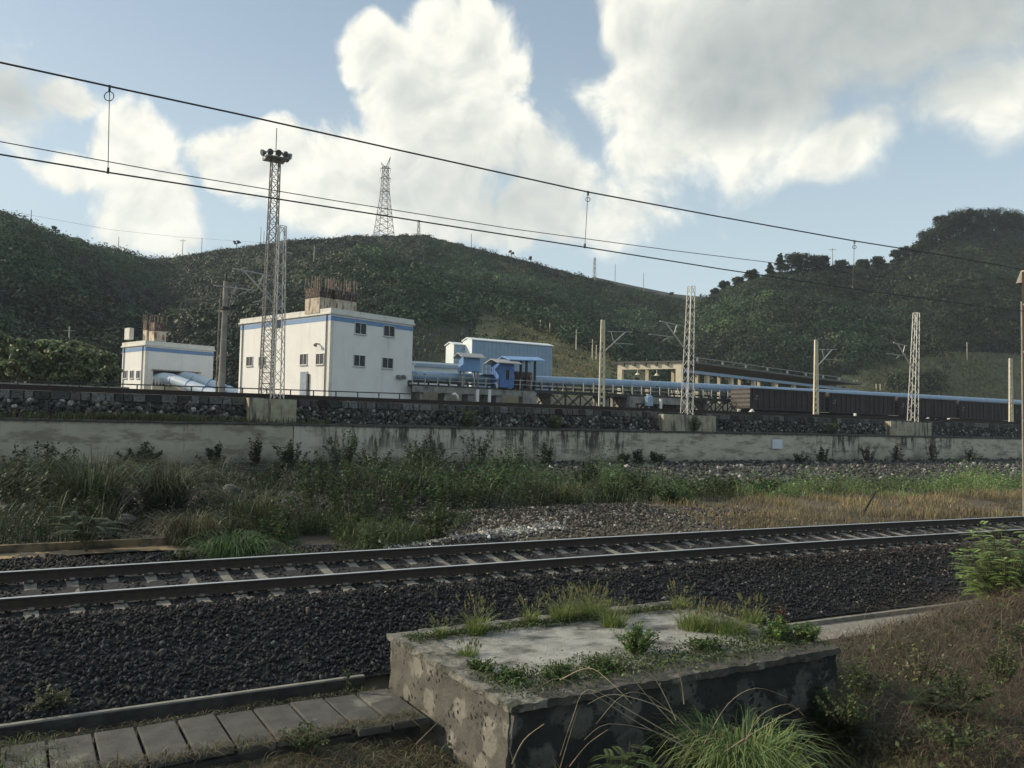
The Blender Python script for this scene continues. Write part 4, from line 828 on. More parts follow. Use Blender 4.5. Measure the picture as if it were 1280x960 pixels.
def hillz(u, f):
    """f: 0 foot..1 ridge..>1 back"""
    d0 = np.interp(u, us, df); d1 = np.interp(u, us, dr); zr2 = np.interp(u, us, zr_); d = d0+(d1-d0)*f
    z = 4.3+(zr2-4.3)*np.clip(f, 0, 1)**.92-np.clip(f-1, 0, 9)*70
    X = u*d; am = np.sin(np.clip(f, 0, 1)*pi); z = z+am*(10*vnoise(X, d, .016, 11, 4)+2*np.sin(X*.09+d*.03))
    return d, z
def hillpt(u, f):
    d, z = hillz(u, f); return (fh[None]*d[:, None]+r0[None]*(u*d)[:, None])*A(1, 1, 0)+A(0, 0, 1)*z[:, None]
fs = np.concatenate([np.linspace(-.02, 1, 90), np.linspace(1.03, 2.2, 14)]); UU, FF = np.meshgrid(us, fs); V = hillpt(UU.ravel(), FF.ravel())
nx = len(us); i, j = np.meshgrid(np.arange(nx-1), np.arange(len(fs)-1)); a = (j*nx+i).ravel()
struct(npmesh('hill', V, np.stack([a, a+1, a+nx+1, a+nx], 1), 'hillsoil', None, None, True))
# distant ridge and wide base
us2 = np.linspace(.02, .30, 30); top = np.interp(640+F*us2, [660, 740, 790, 845, 880, 950], [372, 346, 357, 368, 371, 380]); V = []
for f, (dd, dz) in enumerate(((620, 0), (700, 1), (800, .7))):
    for u, y in zip(us2, top): q = atD(640+F*u, y, 700); p = fh*dd+r0*u*dd; V.append(A(p[0], p[1], 4+(q[2]-4)*dz))
V = np.array(V); nx = 30; i, j = np.meshgrid(np.arange(nx-1), np.arange(2)); a = (j*nx+i).ravel(); struct(npmesh('far_hill', V, np.stack([a, a+1, a+nx+1, a+nx], 1), 'hillsoil'))
R_ = 5000; mb = MB(); n = 48; mb.add([A(0, 0, -2.6)]+[A(R_*cos(2*pi*k/n), R_*sin(2*pi*k/n), -2.6) for k in range(n)], [(0, k+1, (k+1) % n+1) for k in range(n)]); struct(mb.build('terrain', 'soil'))
# ---------------------------------------------------------------- hill shrubs
def project(P):
    v = P-CP; z = v@fwd; return 640+F*(v@rt)/z, 480-F*(v@up)/z
def bushes(P, r, col, nl, lsz, flat=.75, shade=True):
    N = len(P); c = np.repeat(P, nl, 0); R = np.repeat(r, nl)
    d = rng.normal(0, 1, (N*nl, 3)); d[:, 2] = np.abs(d[:, 2])*1.0-.15; d = nrm(d); rad = rng.uniform(.6, 1.05, N*nl)**.7
    lump = 1+.25*np.sin(d[:, 0]*5+np.repeat(rng.uniform(0, 6, N), nl))*np.cos(d[:, 1]*5+np.repeat(rng.uniform(0, 6, N), nl))
    pos = c+d*(R*rad*lump)[:, None]*A(1, 1, flat)
    n = nrm(d+rng.normal(0, .24, d.shape)); dd = np.cross(n, rng.normal(0, 1, n.shape)); col = np.repeat(col, nl, 0)*np.exp(rng.normal(0, .08, (N*nl, 1)))
    s = lsz*R**.5*rng.uniform(.6, 1.4, N*nl); return leafquads(pos, dd, n, s*1.3, s, col)
n = 12500; u = rng.uniform(-.72, .72, n); f = rng.uniform(.0, 1.03, n)**.9; P = hillpt(u, f); qx, qy = project(P)
fld1 = ((qy > np.interp(qx, [560, 600, 640, 700, 810], [500, 388, 398, 424, 464])) & (qx > 585) & (qx < 820) & (qy < 500)) & ~((qx < 640) & (qy > 425))
fld1b = (qx > 500) & (qx < 600) & (qy > 405)
fld2 = (qx > 1020) & (qx < 1290) & (qy > np.interp(qx, [1020, 1060, 1130, 1180, 1290], [480, 462, 448, 436, 440])) & ~((qx > 1110) & (qx < 1175) & (qy > 466) & (qy < 486))
field = fld1 | fld1b | fld2; keep = ~field | (rng.random(n) < .05)
P, qx, qy, f = P[keep], qx[keep], qy[keep], f[keep]; N = len(P)
r = np.exp(rng.normal(.90, .42, N)); r = np.clip(r, .8, 5.5); dark = vnoise(P[:, 0], P[:, 1], .02, 21, 3)
col = jit((.025, .042, .022), N, .30, .06)*(1+1.8*np.clip(dark, -.35, .55))[:, None]
br = rng.random(N) < .13; col[br] = jit((.050, .068, .032), br.sum(), .25, .08)
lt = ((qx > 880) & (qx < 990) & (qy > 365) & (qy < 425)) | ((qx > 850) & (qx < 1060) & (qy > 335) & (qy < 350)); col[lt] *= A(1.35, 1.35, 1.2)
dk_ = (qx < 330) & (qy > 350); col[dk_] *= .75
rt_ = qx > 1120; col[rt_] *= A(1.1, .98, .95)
wood = (qx > 1135) & (f > .72); r = np.where((f > .93) & ~wood, r*.6, r); r[wood] = rng.uniform(2.8, 5.4, wood.sum()); col[wood] *= A(.85, .9, .95)
P = P-A(0, 0, .3)*r[:, None]
big = rng.random(N) < .10; r[big & (f < .9)] = rng.uniform(3.2, 5.2, (big & (f < .9)).sum()); col[big] *= np.exp(rng.normal(.28, .25, (big.sum(), 1)))*A(1.05, 1.05, .95)
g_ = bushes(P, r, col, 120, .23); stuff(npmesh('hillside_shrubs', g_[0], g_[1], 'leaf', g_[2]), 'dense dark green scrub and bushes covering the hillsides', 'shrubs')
pm('field_soil', (.085, .09, .04), (.14, .13, .06), .5, bump=.15, bscale=2.5, detail=8)
def f1(qx, qy): return (qy > np.interp(qx, [560, 600, 640, 700, 810], [500, 390, 400, 426, 466])) & (qx > 588) & (qx < 815) & (qy < 500)
def f2(qx, qy): return (qx > 1030) & (qy > np.interp(qx, [1030, 1060, 1130, 1180, 1290], [482, 464, 450, 438, 442])) & ~((qx > 1110) & (qx < 1170) & (qy > 468) & (qy < 484))
def patch(name, mask, u0_, u1_):
    uu = np.linspace(u0_, u1_, 160); ff = np.linspace(0, .75, 150); U2, F2 = np.meshgrid(uu, ff); V = hillpt(U2.ravel(), F2.ravel())+A(0, 0, .25); a_, b_ = project(V); ok = mask(a_, b_)
    i, j = np.meshgrid(np.arange(159), np.arange(149)); a = (j*160+i).ravel(); Q = np.stack([a, a+1, a+161, a+160], 1); Q = Q[ok[Q].all(1)]; used = np.unique(Q); mp_ = -np.ones(len(V), int); mp_[used] = np.arange(len(used))
    struct(npmesh(name, V[used], mp_[Q], 'field_soil', None, None, True))
patch('field', f1, pxu(585), pxu(820)); patch('field', f2, pxu(1025), pxu(1330))
# fine grass/low scrub between
n = 60000; u = rng.uniform(-.72, .72, n); f = rng.uniform(0, 1.0, n); P = hillpt(u, f); az = rng.uniform(0, 6.28, n); qx, qy = project(P)
fl = ((qy > np.interp(qx, [560, 600, 640, 700, 810], [500, 388, 398, 424, 464])) & (qx > 585) & (qx < 820)) | ((qx > 500) & (qx < 600) & (qy > 405)) | ((qx > 1020) & (qy > 440))
col = jit((.022, .032, .016), n, .3, .1); col[fl] = jit((.125, .13, .06), fl.sum(), .3, .1)
g_ = bladesgeo(P, az, rng.uniform(.5, 1.3, n), rng.uniform(.1, .8, n), np.full(n, .22), col, 2); stuff(npmesh('hillside_grass', g_[0], g_[1], 'grassleaf', g_[2]), 'rough grass and low scrub between the hillside bushes', 'grass')
# crop rows on the right slope and on the middle knoll
def rows(x0, x1, y0, y1, nr, npl, name, label, c, diag=.0):
    B = []; CC = []
    for k in range(nr):
        xk = x0+(x1-x0)*k/nr
        for q in range(npl):
            f = q/npl; X_ = xk+diag*f+random.gauss(0, .4); Y_ = y1+(y0-y1)*f+.02*(X_-x0)
            B.append((X_, Y_))
    B = np.array(B); uu = pxu(B[:, 0]); 
    # find the hill point that lies on each sight line
    fs_ = np.linspace(0, 1, 240); out = []
    for (X_, Y_) in B:
        P_ = hillpt(np.full(240, (X_-640-(-.0))/F), fs_); a_, b_ = project(P_); k = int(np.argmax(b_ < Y_)) if (b_ < Y_).any() else -1
        if k > 0: out.append(P_[k])
    P_ = np.array(out); col = jit(c, len(P_), .25, .08); g = bushes(P_-A(0, 0, .1), rng.uniform(.45, .8, len(P_)), col, 26, .28, 1.5)
    stuff(npmesh(name, g[0], g[1], 'leaf', g[2]), label, 'crops')
rows(1085, 1262, 440, 500, 27, 26, 'crop_rows', 'pale green crop rows planted up the right hillside', (.15, .155, .075), 6)
rows(600, 760, 395, 470, 30, 22, 'corn_patch', 'yellowish corn patch on the knoll behind the blue warehouse', (.19, .17, .08), 30)
# pale bare bank and rock outcrop
# ---------------------------------------------------------------- trees
def tree(name, label, group, base, h, cr, kind='broad', col=(.035, .055, .022), trunk=(.09, .075, .06), nl=900, lsz=.35, cat='tree', ncl=14, low=False):
    base = A(*base); t = thing(name, label, cat, base, group); mb = MB(); tw_ = h*.03+.03
    topz = h*.55; mb.tube([base-A(0, 0, .4), base+A(.05*h*random.uniform(-1, 1), 0, topz*.5), base+A(.04*h*random.uniform(-1, 1), 0, topz), base+A(0, 0, h*.85)], [tw_, tw_*.8, tw_*.55, tw_*.15], 7, col=trunk)
    cl = []
    for k in range(ncl):
        if kind == 'conifer':
            z = random.uniform(.3, 1); w_ = cr*(1.05-z)*1.0+.15*cr; a_ = random.uniform(0, 6.28); rr = random.uniform(.2, .8)*w_; cl.append((base+A(rr*cos(a_), rr*sin(a_), h*z*.95), w_*.45))
        else:
            a_ = random.uniform(0, 6.28); e_ = random.uniform(-.5, 1); rr = cr*random.uniform(.25, .75)*cos(e_*.9); cl.append((base+A(rr*cos(a_), rr*sin(a_), (h*.62+sin(e_)*h*.3) if not low else h*(.42+.40*sin(e_))), cr*random.uniform(.18, .42)))
    for c, r_ in cl[:7]: s_ = base+A(0, 0, topz*random.uniform(.5, 1)); mb.tube([s_, (s_+c)/2+A(0, 0, .05*h), c], [tw_*.4, tw_*.25, tw_*.08], 5, col=trunk)
    mb.build('trunk', 'bark', t)
    nb = NB(); per = nl//ncl
    for c, r_ in cl:
        k = per; d = nrm(rng.normal(0, 1, (k, 3))); p = c+d*(r_*rng.uniform(.35, 1.05, (k, 1)))*A(1, 1, .75); nn = nrm(d+A(0, 0, .5)+rng.normal(0, .6, (k, 3))); dd = np.cross(nn, rng.normal(0, 1, (k, 3)))
        s = lsz*rng.uniform(.6, 1.3, k); nb.add(leafquads(p, dd, nn, s*1.5, s, jit(np.array(col)*math.exp(random.gauss(0, .18)), k, .25, .1)))
    nb.build('crown', 'leaf', t); return t
def ridgept(x, f=.985): return hillpt(np.array([pxu(x)]), np.array([f]))[0]
LT = [(893, 'broad', 3.4, 1.8, 'lowest bush tree where the right hill leaves the saddle'), (922, 'broad', 4, 2.2, 'small tree halfway between the saddle and the shoulder clump'), (940, 'broad', 4.6, 2.4, 'bushy tree just left of the slim shoulder conifer'), (1052, 'broad', 3.2, 2.2, 'low bush tree just right of the pale crossarm pole'), (1078, 'broad', 3.4, 2.4, 'low bush tree under the right hand dropper wire'), (1098, 'broad', 4.2, 2.6, 'low tree midway along the right hill crest'),
      (1136, 'broad', 6, 3.2, 'dark tree filling the gap before the summit climb'), (1162, 'broad', 8.5, 4.4, 'rounded dark tree on the climb to the right summit'), (1180, 'broad', 11.5, 4.6, 'tall tree standing out at the left of the right summit'), (1197, 'broad', 12.5, 5, 'highest tree on the right summit'), (1214, 'broad', 11.0, 5, 'tall tree just right of the highest summit tree'), (1233, 'broad', 11, 5, 'tall tree above the dip of the right summit wood'), (1253, 'broad', 11.5, 5, 'tall tree near the right end of the summit wood'), (1271, 'broad', 10.5, 5, 'last tall tree of the summit wood'),
      (962, 'conifer', 4.5, 1.6, 'slim conifer, leftmost tree of the clump on the right hill shoulder'), (975, 'conifer', 7, 2.3, 'pointed conifer on the right hill shoulder, second in its clump'), (990, 'broad', 8, 3.6, 'tallest round tree of the clump on the right hill shoulder'), (1003, 'broad', 7.5, 3.4, 'round tree in the middle of the right hill shoulder clump'),
      (1018, 'broad', 6, 2.8, 'low round tree towards the right end of the shoulder clump'), (1030, 'broad', 5.5, 2.4, 'rightmost low tree of the right hill shoulder clump'),
      (905, 'broad', 5, 2.2, 'small round tree where the right hill starts to climb'), (1122, 'broad', 6, 2.6, 'loose bushy tree at the foot of the high right summit'), (1150, 'broad', 6.5, 3, 'dark tree on the climb to the right summit'), (1172, 'broad', 8, 4, 'dark tree on the left edge of the right summit wood'),
      (1188, 'broad', 11, 4.5, 'tall dark tree on the right summit, left of its top'), (1205, 'broad', 9.5, 4.5, 'broad dark crown at the top of the right summit'), (1222, 'broad', 9, 4.5, 'dark crown right of the summit top'), (1243, 'broad', 9, 4.5, 'dark rounded crown in the dip of the right summit wood'), (1262, 'broad', 9.5, 4.5, 'dark summit tree near the right picture edge'), (1280, 'broad', 8.5, 4.2, 'dark summit tree cut by the right picture edge')]
for x, kd, h_, c_, lab in LT: tree('ridge_tree', lab, 'trees on the right hill crest', ridgept(x)-A(0, 0, .8), h_*1.15, c_*1.2, kd, (.030, .048, .025), nl=3200, lsz=.33, ncl=40, low=True)
for x, h_, c_, lab in [(289, 4, 1.6, 'small sparse tree on the skyline left of the floodlight tower'), (636, 3.6, 1.5, 'lone flat topped tree on the middle hill crest'), (660, 3.0, 1.0, 'small round tree right of the lone crest tree'), (838, 3.0, 1.1, 'small tree in the saddle near the far mast'), (60, 3, 2.2, 'bushy tree on the left hill crest beside the rock')]: tree('crest_tree', lab, 'small trees along the left and middle crest', ridgept(x, .99), h_, c_, 'broad', (.035, .05, .028), nl=260, lsz=.4, ncl=7)
for k, (x, Y, h_, c_) in enumerate([(8, 66, 4.3, 2.2), (22, 62, 4.4, 1.9), (40, 68, 4.0, 2.2), (58, 64, 4.6, 2.3), (76, 63, 4.2, 2.1), (93, 66, 4.9, 2.4), (108, 62, 3.9, 2.0), (121, 68, 4.6, 2.3), (136, 66, 4.0, 1.5), (-10, 64, 5, 2.4)]):
    b = atY(x, 487, Y); words = ['at the left picture edge', 'second from the left edge', 'third from the left edge', 'fourth from the left edge', 'in the middle of the row', 'right of the middle, the tallest in the row', 'low one right of the tallest', 'third from the white building', 'next to the small white building', 'cut by the left picture edge']
    tree('leafy_tree', 'young leafy green tree behind the railing, '+words[k], 'row of leafy trees left of the small building', A(b[0], Y, 4.2), h_*1.0, c_*.62, 'broad', (.16, .195, .10), nl=2400, lsz=.17, ncl=34, low=True)
# ---------------------------------------------------------------- pylon, poles
q = ridgept(474, .99); b = A(q[0], q[1], q[2]-1); sc = np.linalg.norm((q-CP)[:2])
top = hit(477, 196, q, fh); Hh = top[2]-b[2]; m = thing('pylon', 'lattice power pylon standing on the middle hilltop', 'pylon', b)
mb = MB(); lattice(mb, b, b+A(0, 0, Hh*.55), Hh*.20, Hh*.085, 7, .09, .05, xb=True); lattice(mb, b+A(0, 0, Hh*.55), b+A(0, 0, Hh*.88), Hh*.085, Hh*.055, 6, .08, .05, xb=True); mb.build('tower_body', 'tower_steel', m)
mb = MB(); rl_ = nrm(rt*A(1, 1, 0)); T = b+A(0, 0, Hh*.86)
for s, hh in ((1, .14), (-1, .07)): mb.bar(T, T+rl_*s*Hh*.055+ZU*Hh*hh, .22).bar(T+rl_*s*Hh*.03, T+rl_*s*Hh*.055+ZU*Hh*hh, .16)
for fz, wd in ((.86, .06), (.74, .065), (.58, .05)):
    P0 = b+A(0, 0, Hh*fz); mb.bar(P0-rl_*Hh*wd, P0+rl_*Hh*wd, .2).bar(P0-rl_*Hh*wd, P0+ZU*.9, .12).bar(P0+rl_*Hh*wd, P0+ZU*.9, .12); mb.bar(P0-rl_*Hh*wd, P0-rl_*Hh*wd-ZU*Hh*.05, .08).bar(P0+rl_*Hh*wd, P0+rl_*Hh*wd-ZU*Hh*.05, .08)
mb.build('cross_arms', 'tower_steel', m)
PO = [(28, 262, 284, 0, 'thin pole on the left hill crest near the picture edge'), (140, 296, 318, 0, 'thin pole in the saddle right of the rock'), (221, 299, 315, 1, 'short crossarm pole on the skyline above the small building'), (245, 297, 313, 0, 'thin pole right of the short crossarm pole'), (319, 284, 305, 0, 'bare pole on the crest just left of the floodlight tower'), (323, 289, 305, 0, 'slightly shorter pole beside the bare crest pole'),
      (585, 292, 306, 0, 'small thin pole right of the pylon'), (767, 330, 347, 0, 'thin grey pole on the far crest'), (803, 341, 358, 0, 'white slim mast above the saddle'), (741, 322, 342, 2, 'small far lattice mast on the middle hill descent'), (518, 275, 291, 2, 'squat lattice stub right of the pylon'), (1041, 310, 334, 1, 'pale crossarm pole beside the right shoulder trees')]
for x, yt, yb, kd, lab in PO:
    q = ridgept(x, .985); t_ = hit(x, yt, q, fh); m = thing('skyline_pole', lab, 'pole', q, 'poles on the skyline'); L_ = t_[2]-q[2]
    if kd == 2: lattice(MB(), q-ZU*1, A(q[0], q[1], t_[2]), 1.1, .5, 6, .06, .04).build('pole', 'galv_dark', m)
    else: MB().tube([q-ZU*1, A(q[0], q[1], t_[2])], [.14, .1], 6).build('pole', 'pole_grey', m)
    if kd == 1: MB().bar(A(q[0], q[1], t_[2]-.6)-rl_*1.2, A(q[0], q[1], t_[2]-.6)+rl_*1.2, .14).build('crossarm', 'pole_grey', m)
for x, yt, yb, kd, lab in [(674, 400, 412, 0, 'grey pole on the upper corn patch'), (686, 404, 417, 0, 'grey pole just right of the upper corn patch pole'), (719.5, 412, 440, 1, 'grey utility pole above the warehouse right corner'), (740, 424, 452, 1, 'thicker pole of the pair above the conveyor'), (745, 431, 452, 0, 'thinner pole of the pair above the conveyor'), (1210, 428, 452, 0, 'pale pole above the crop rows'),
                            (387, 307, 331, 1, 'crossarm pole on the middle slope above the big building'), (83, 408, 436, 1, 'crossarm pole at the foot of the left hill'), (1096, 480, 491, 0, 'tiny pole low on the right field'), (1101, 480, 492, 0, 'tiny pole right beside its neighbour, low on the right field')]:
    fs_ = np.linspace(0, 1, 300); P_ = hillpt(np.full(300, pxu(x)), fs_); a_, b_ = project(P_); kk = int(np.argmax(b_ < yb)) if (b_ < yb).any() else 299; q = P_[kk]; t_ = hit(x, yt, q, fh)
    m = thing('slope_pole', lab, 'pole', q, 'poles on the hillside'); MB().tube([q-ZU*1, A(q[0], q[1], t_[2])], [.13, .1], 6).build('pole', 'pole_concrete', m)
    if kd: MB().bar(A(q[0], q[1], t_[2]-.6)-rl_*.8, A(q[0], q[1], t_[2]-.6)+rl_*.8, .12).build('crossarm', 'pole_grey', m)
q0 = atD(-40, 258, 255); q1 = atD(28, 267, 252); q2 = atD(221, 296, 330); q3 = atD(350, 305, 330)
tag(MB().tube([q0, q1, (q1+q2)/2-ZU*1.0, q2, q3], .035, 5).build('power_line', 'wire'), 'thin power line over the left hill skyline', 'wire')
# ---------------------------------------------------------------- foreground structures
# kerb with slabs
kb = thing('kerb', 'low pale concrete kerb holding back the ballast', 'kerb', (5, 11.6, -1.2))
xk = np.concatenate([np.arange(-6, 4.6, .5)]); sweep(MB(), [(11.66, -1.35), (11.76, -1.35), (11.76, -.99), (11.66, -.99)], xk, 0, 0).build('kerb_body', 'mortar', kb); sweep(MB(), [(11.68, -.987), (11.75, -.987), (11.75, -.965), (11.68, -.965)], xk, 0, 0).build('kerb_cap', 'kerb', kb)  # body darker than its cap: face shadow and dirt put into the colour
xk2 = np.arange(10.6, 24, .5); sweep(MB(), [(11.60, -1.5), (11.70, -1.5), (11.70, -1.04), (11.60, -1.04)], xk2, 0, 0).build('kerb_stone', 'kerb', kb)
ld = MB(); sweep(ld, [(10.7, -1.5), (11.575, -1.5), (11.575, -1.12), (10.7, -1.12)], xk2, 0, 0)
tag(ld.build('drain_ledge', 'kerb'), 'grey concrete ledge beside the ballast, right of the stone block', 'ledge')
x = 4.15-.47*14; sl_n = ['nearest the stone block', 'second from the stone block', 'third from the stone block', 'fourth from the stone block', 'fifth from the stone block', 'sixth from the stone block', 'seventh from the stone block', 'eighth from the stone block', 'ninth from the stone block', 'tenth from the stone block', 'partly under grass at the left edge', 'at the left picture edge', 'beyond the left edge', 'outermost left']
for k in range(11):
    x1 = 4.68-k*.47; mb = MB(); z = -1.05+random.uniform(-.012, .012); tl = random.uniform(-.012, .012); g = .010+random.uniform(0, .012); sk_ = random.uniform(-.02, .02)
    yN = 9.88+random.uniform(-.03, .03)+(.0 if k < 2 else .12)
    bm_v = [A(x1-.47+g, yN, z), A(x1-g+.0, yN+sk_, z+tl), A(x1-g, 11.2, z+tl), A(x1-.47+g, 11.2, z)]
    mb.obox(bm_v[0]-ZU*.09, bm_v[1]-bm_v[0], bm_v[3]-bm_v[0], ZU*.09); o = mb.build('cover_slab', 'slab')
    md = o.modifiers.new('bevel', 'BEVEL'); md.width = .012; md.segments = 2
    tag(o, 'grey concrete drain cover slab, '+sl_n[k], 'slab', 'drain cover slabs')
tag(MB().box(-3, 4.62, 9.95, 10.1, -1.9, -1.15).box(-3, 4.62, 11.0, 11.2, -1.9, -1.15).build('drain_channel', 'mortar'), 'dark drain channel walls under the cover slabs', 'drain')
# stone block
bk = thing('stone_block', 'large weathered stone block with cracked concrete top overgrown by weeds', 'stone block', (7.5, 9.7, -1.9))
def rough_box(x0, x1, y0, y1, z0, z1, st, amp, seed, fq=3.0):
    nx, ny, nz = max(2, int((x1-x0)/st)), max(2, int((y1-y0)/st)), max(2, int((z1-z0)/st)); V = []; Fs = []
    def face(o, a, b, na, nb, flip):
        s0 = len(V)
        for i in range(na+1):
            for j in range(nb+1): V.append(o+a*i/na+b*j/nb)
        for i in range(na):
            for j in range(nb):
                q = (s0+i*(nb+1)+j, s0+(i+1)*(nb+1)+j, s0+(i+1)*(nb+1)+j+1, s0+i*(nb+1)+j+1); Fs.append(q if not flip else q[::-1])
    X = A(x1-x0, 0, 0); Y = A(0, y1-y0, 0); Z = A(0, 0, z1-z0); O = A(x0, y0, z0)
    face(O, X, Z, nx, nz, False); face(O+Y, X, Z, nx, nz, True); face(O, Y, Z, ny, nz, True); face(O+X, Y, Z, ny, nz, False); face(O+Z, X, Y, nx, ny, False)
    V = np.array(V); d = np.stack([vnoise(V[:, 1]+V[:, 2]*1.7, V[:, 0]-V[:, 2], fq, seed), vnoise(V[:, 0]+V[:, 2]*1.3, V[:, 1]+V[:, 2], fq, seed+1), vnoise(V[:, 0], V[:, 1]+V[:, 2], fq*1.1, seed+2)], 1)
    return V+d*amp, Fs
v, f = rough_box(4.83, 10.22, 8.10, 11.5, -2.2, -.44, .08, .05, 3); mb = MB(); mb.add(v, f); mb.build('masonry_body', 'block_masonry', bk, smooth=True)
v, f = rough_box(4.86, 10.25, 8.02, 8.095, -2.2, -.46, .08, .045, 5); mb = MB(); mb.add(v, f); mb.build('shaded_mossy_front', 'shaded_mossy_masonry', bk, smooth=True)  # thin front skin, coloured dark to carry the face's shade and some moss
v, f = rough_box(5.28, 10.28, 7.97, 8.50, -.46, -.37, .04, .03, 37, 7.0); mb = MB(); mb.add(v, f); mb.build('front_coping', 'dirty_coping', bk)
mb = MB()
for (x0, x1, y0, y1) in ((4.79, 5.26, 7.96, 11.55), (5.28, 10.28, 11.12, 11.56), (9.8, 10.30, 8.52, 11.10)):
    v, f = rough_box(x0, x1, y0, y1, -.45, -.37, .04, .022, int(x0*7), 9.0); mb.add(v, f)
mb.build('coping', 'block_coping', bk, smooth=False)
v, f = rough_box(5.28, 9.78, 8.52, 11.10, -.6, -.392, .12, .012, 8); mb = MB(); mb.add(v, f); mb.build('top_panel', 'block_panel', bk)
# tan kerb strips at left beyond track
tk = MB().box(-6, 3.9, 22.25, 22.4, -.9, -.24).build('tan_kerb', 'tan_kerb'); tag(tk, 'low yellowish kerb beyond the track at the left', 'kerb')
struct(grid('sandy_path', np.arange(-6, 7.6, .3), np.linspace(21.3, 22.2, 6), lambda X, Y: gz(X, Y)*0-.40+.03*vnoise(X, Y, 2, 3)-.10*sst(-Y, -21.2, -20.6)-.25*sst(X, 3.0, 5.5), 'sand'))
# stone pitching slope before the wall
def pz(X, Y): return np.interp(Y, [31, 32.5, 40.9], [-.35, -.08, .70])-.30*sst(-X, -24, -14)*sst(-Y, -40, -37)+.07*vnoise(X, Y, 1.5, 6)+.05*vnoise(X, Y, .3, 4)
o = grid('stone_pitching', np.arange(-6, 110, .5), np.linspace(31.0, 40.93, 24), pz, 'pitching'); o['label'] = 'dark stone pitched bank at the foot of the concrete wall'; o['category'] = 'bank'
n = 4200; X = rng.uniform(12, 90, n); Y = rng.uniform(32, 40.9, n); P = np.stack([X, Y, pz(X, Y)+.02], 1); g_ = stones(P, rng.uniform(.06, .2, n), stonecol(n, .75), .5); stuff(npmesh('bank_stones', g_[0], g_[1], 'rubble', g_[2]), 'loose dark stones lying on the bank below the wall', 'stones')
# dark rubble on left slope
n = 900; X = rng.uniform(-1.5, 16, n); Y = rng.uniform(24, 38, n); P = np.stack([X, Y, gz(X, Y)+.03], 1); g_ = stones(P, np.exp(rng.normal(-2.3, .5, n)), stonecol(n, .5), .6); stuff(npmesh('slope_rubble', g_[0], g_[1], 'rubble', g_[2]), 'dark rubble scattered among the weeds on the left slope', 'rubble')
def boulder(p, s, lab):
    bm = bmesh.new(); bmesh.ops.create_icosphere(bm, subdivisions=3, radius=1.0); V = np.array([v.co[:] for v in bm.verts]); Fc = np.array([[v.index for v in f_.verts] for f_ in bm.faces]); bm.free()
    for _ in range(9):
        n_ = nrm(rng.normal(0, 1, 3)); d_ = V@n_; lim = random.uniform(.55, .8); V = V-np.clip(d_-lim, 0, None)[:, None]*n_
    V = V*A(1, random.uniform(.7, .95), random.uniform(.6, .8))*s; V = V+.05*s*np.stack([vnoise(V[:, 0]/s, V[:, 1]/s+k_, 2.0, 3) for k_ in range(3)], 1)
    tag(npmesh('boulder', V+p+A(0, 0, .15*s), Fc, 'rubble', np.tile(jit((.12, .115, .10), 1, .12, .02), (len(V), 1))), lab, 'boulder')
for k, (x, y, s, lab) in enumerate([(287, 614, .30, 'pale squarish boulder below the wall at the left'), (296, 631, .2, 'smaller grey boulder under the pale one'), (156, 651, .3, 'grey rock among the weeds behind the sandy path'), (388, 607, .35, 'light broken stone slab at the wall foot'), (2, 640, .28, 'brownish rock at the left picture edge')]):
    p = atZ(x, y, .15) if y < 640 else atZ(x, y, -.1); boulder(p, s, lab)
# white gravel heap beyond the track
n = 15000; X = rng.normal(15, 5.2, n); T_ = rng.normal(23.3, 1.7, n); ok = (X > 8) & (X < 25) & (T_+cv(X)*0 > 19.6+.00*X); X = X[ok]; Y = T_[ok]; k_ = (Y > 19.2-cv(X)*0+cv(X)); X = X[k_]; Y = Y[k_]
c = jit((.085, .075, .062), len(X), .5, .06); wh = rng.random(len(X)) < .17*np.clip(vnoise(X, Y, .7, 31)+.7, 0, 1.6)*np.exp(-((X-13)/7)**2); c[wh] = jit((.26, .25, .225), wh.sum(), .3, .03)
g_ = stones(np.stack([X, Y, gz(X, Y)+.02], 1), np.exp(rng.normal(-3.25, .35, len(X))), c, .6); stuff(npmesh('gravel_heap', g_[0], g_[1], 'rubble', g_[2]), 'low heap of pale gravel and debris beyond the track', 'gravel')
x_ = rng.uniform(8, 14.5, 2600); y_ = 19.55+cv(x_)+.22*(x_-8)*.6+rng.normal(0, .17, 2600); g_ = stones(np.stack([x_, y_+1.2, gz(x_, y_+1.2)+.03], 1), np.exp(rng.normal(-3.2, .3, 2600)), jit((.24, .23, .205), 2600, .45, .03), .6); stuff(npmesh('pale_gravel', g_[0], g_[1], 'rubble', g_[2]), 'thin spill of whitish gravel along the far ballast edge', 'gravel')
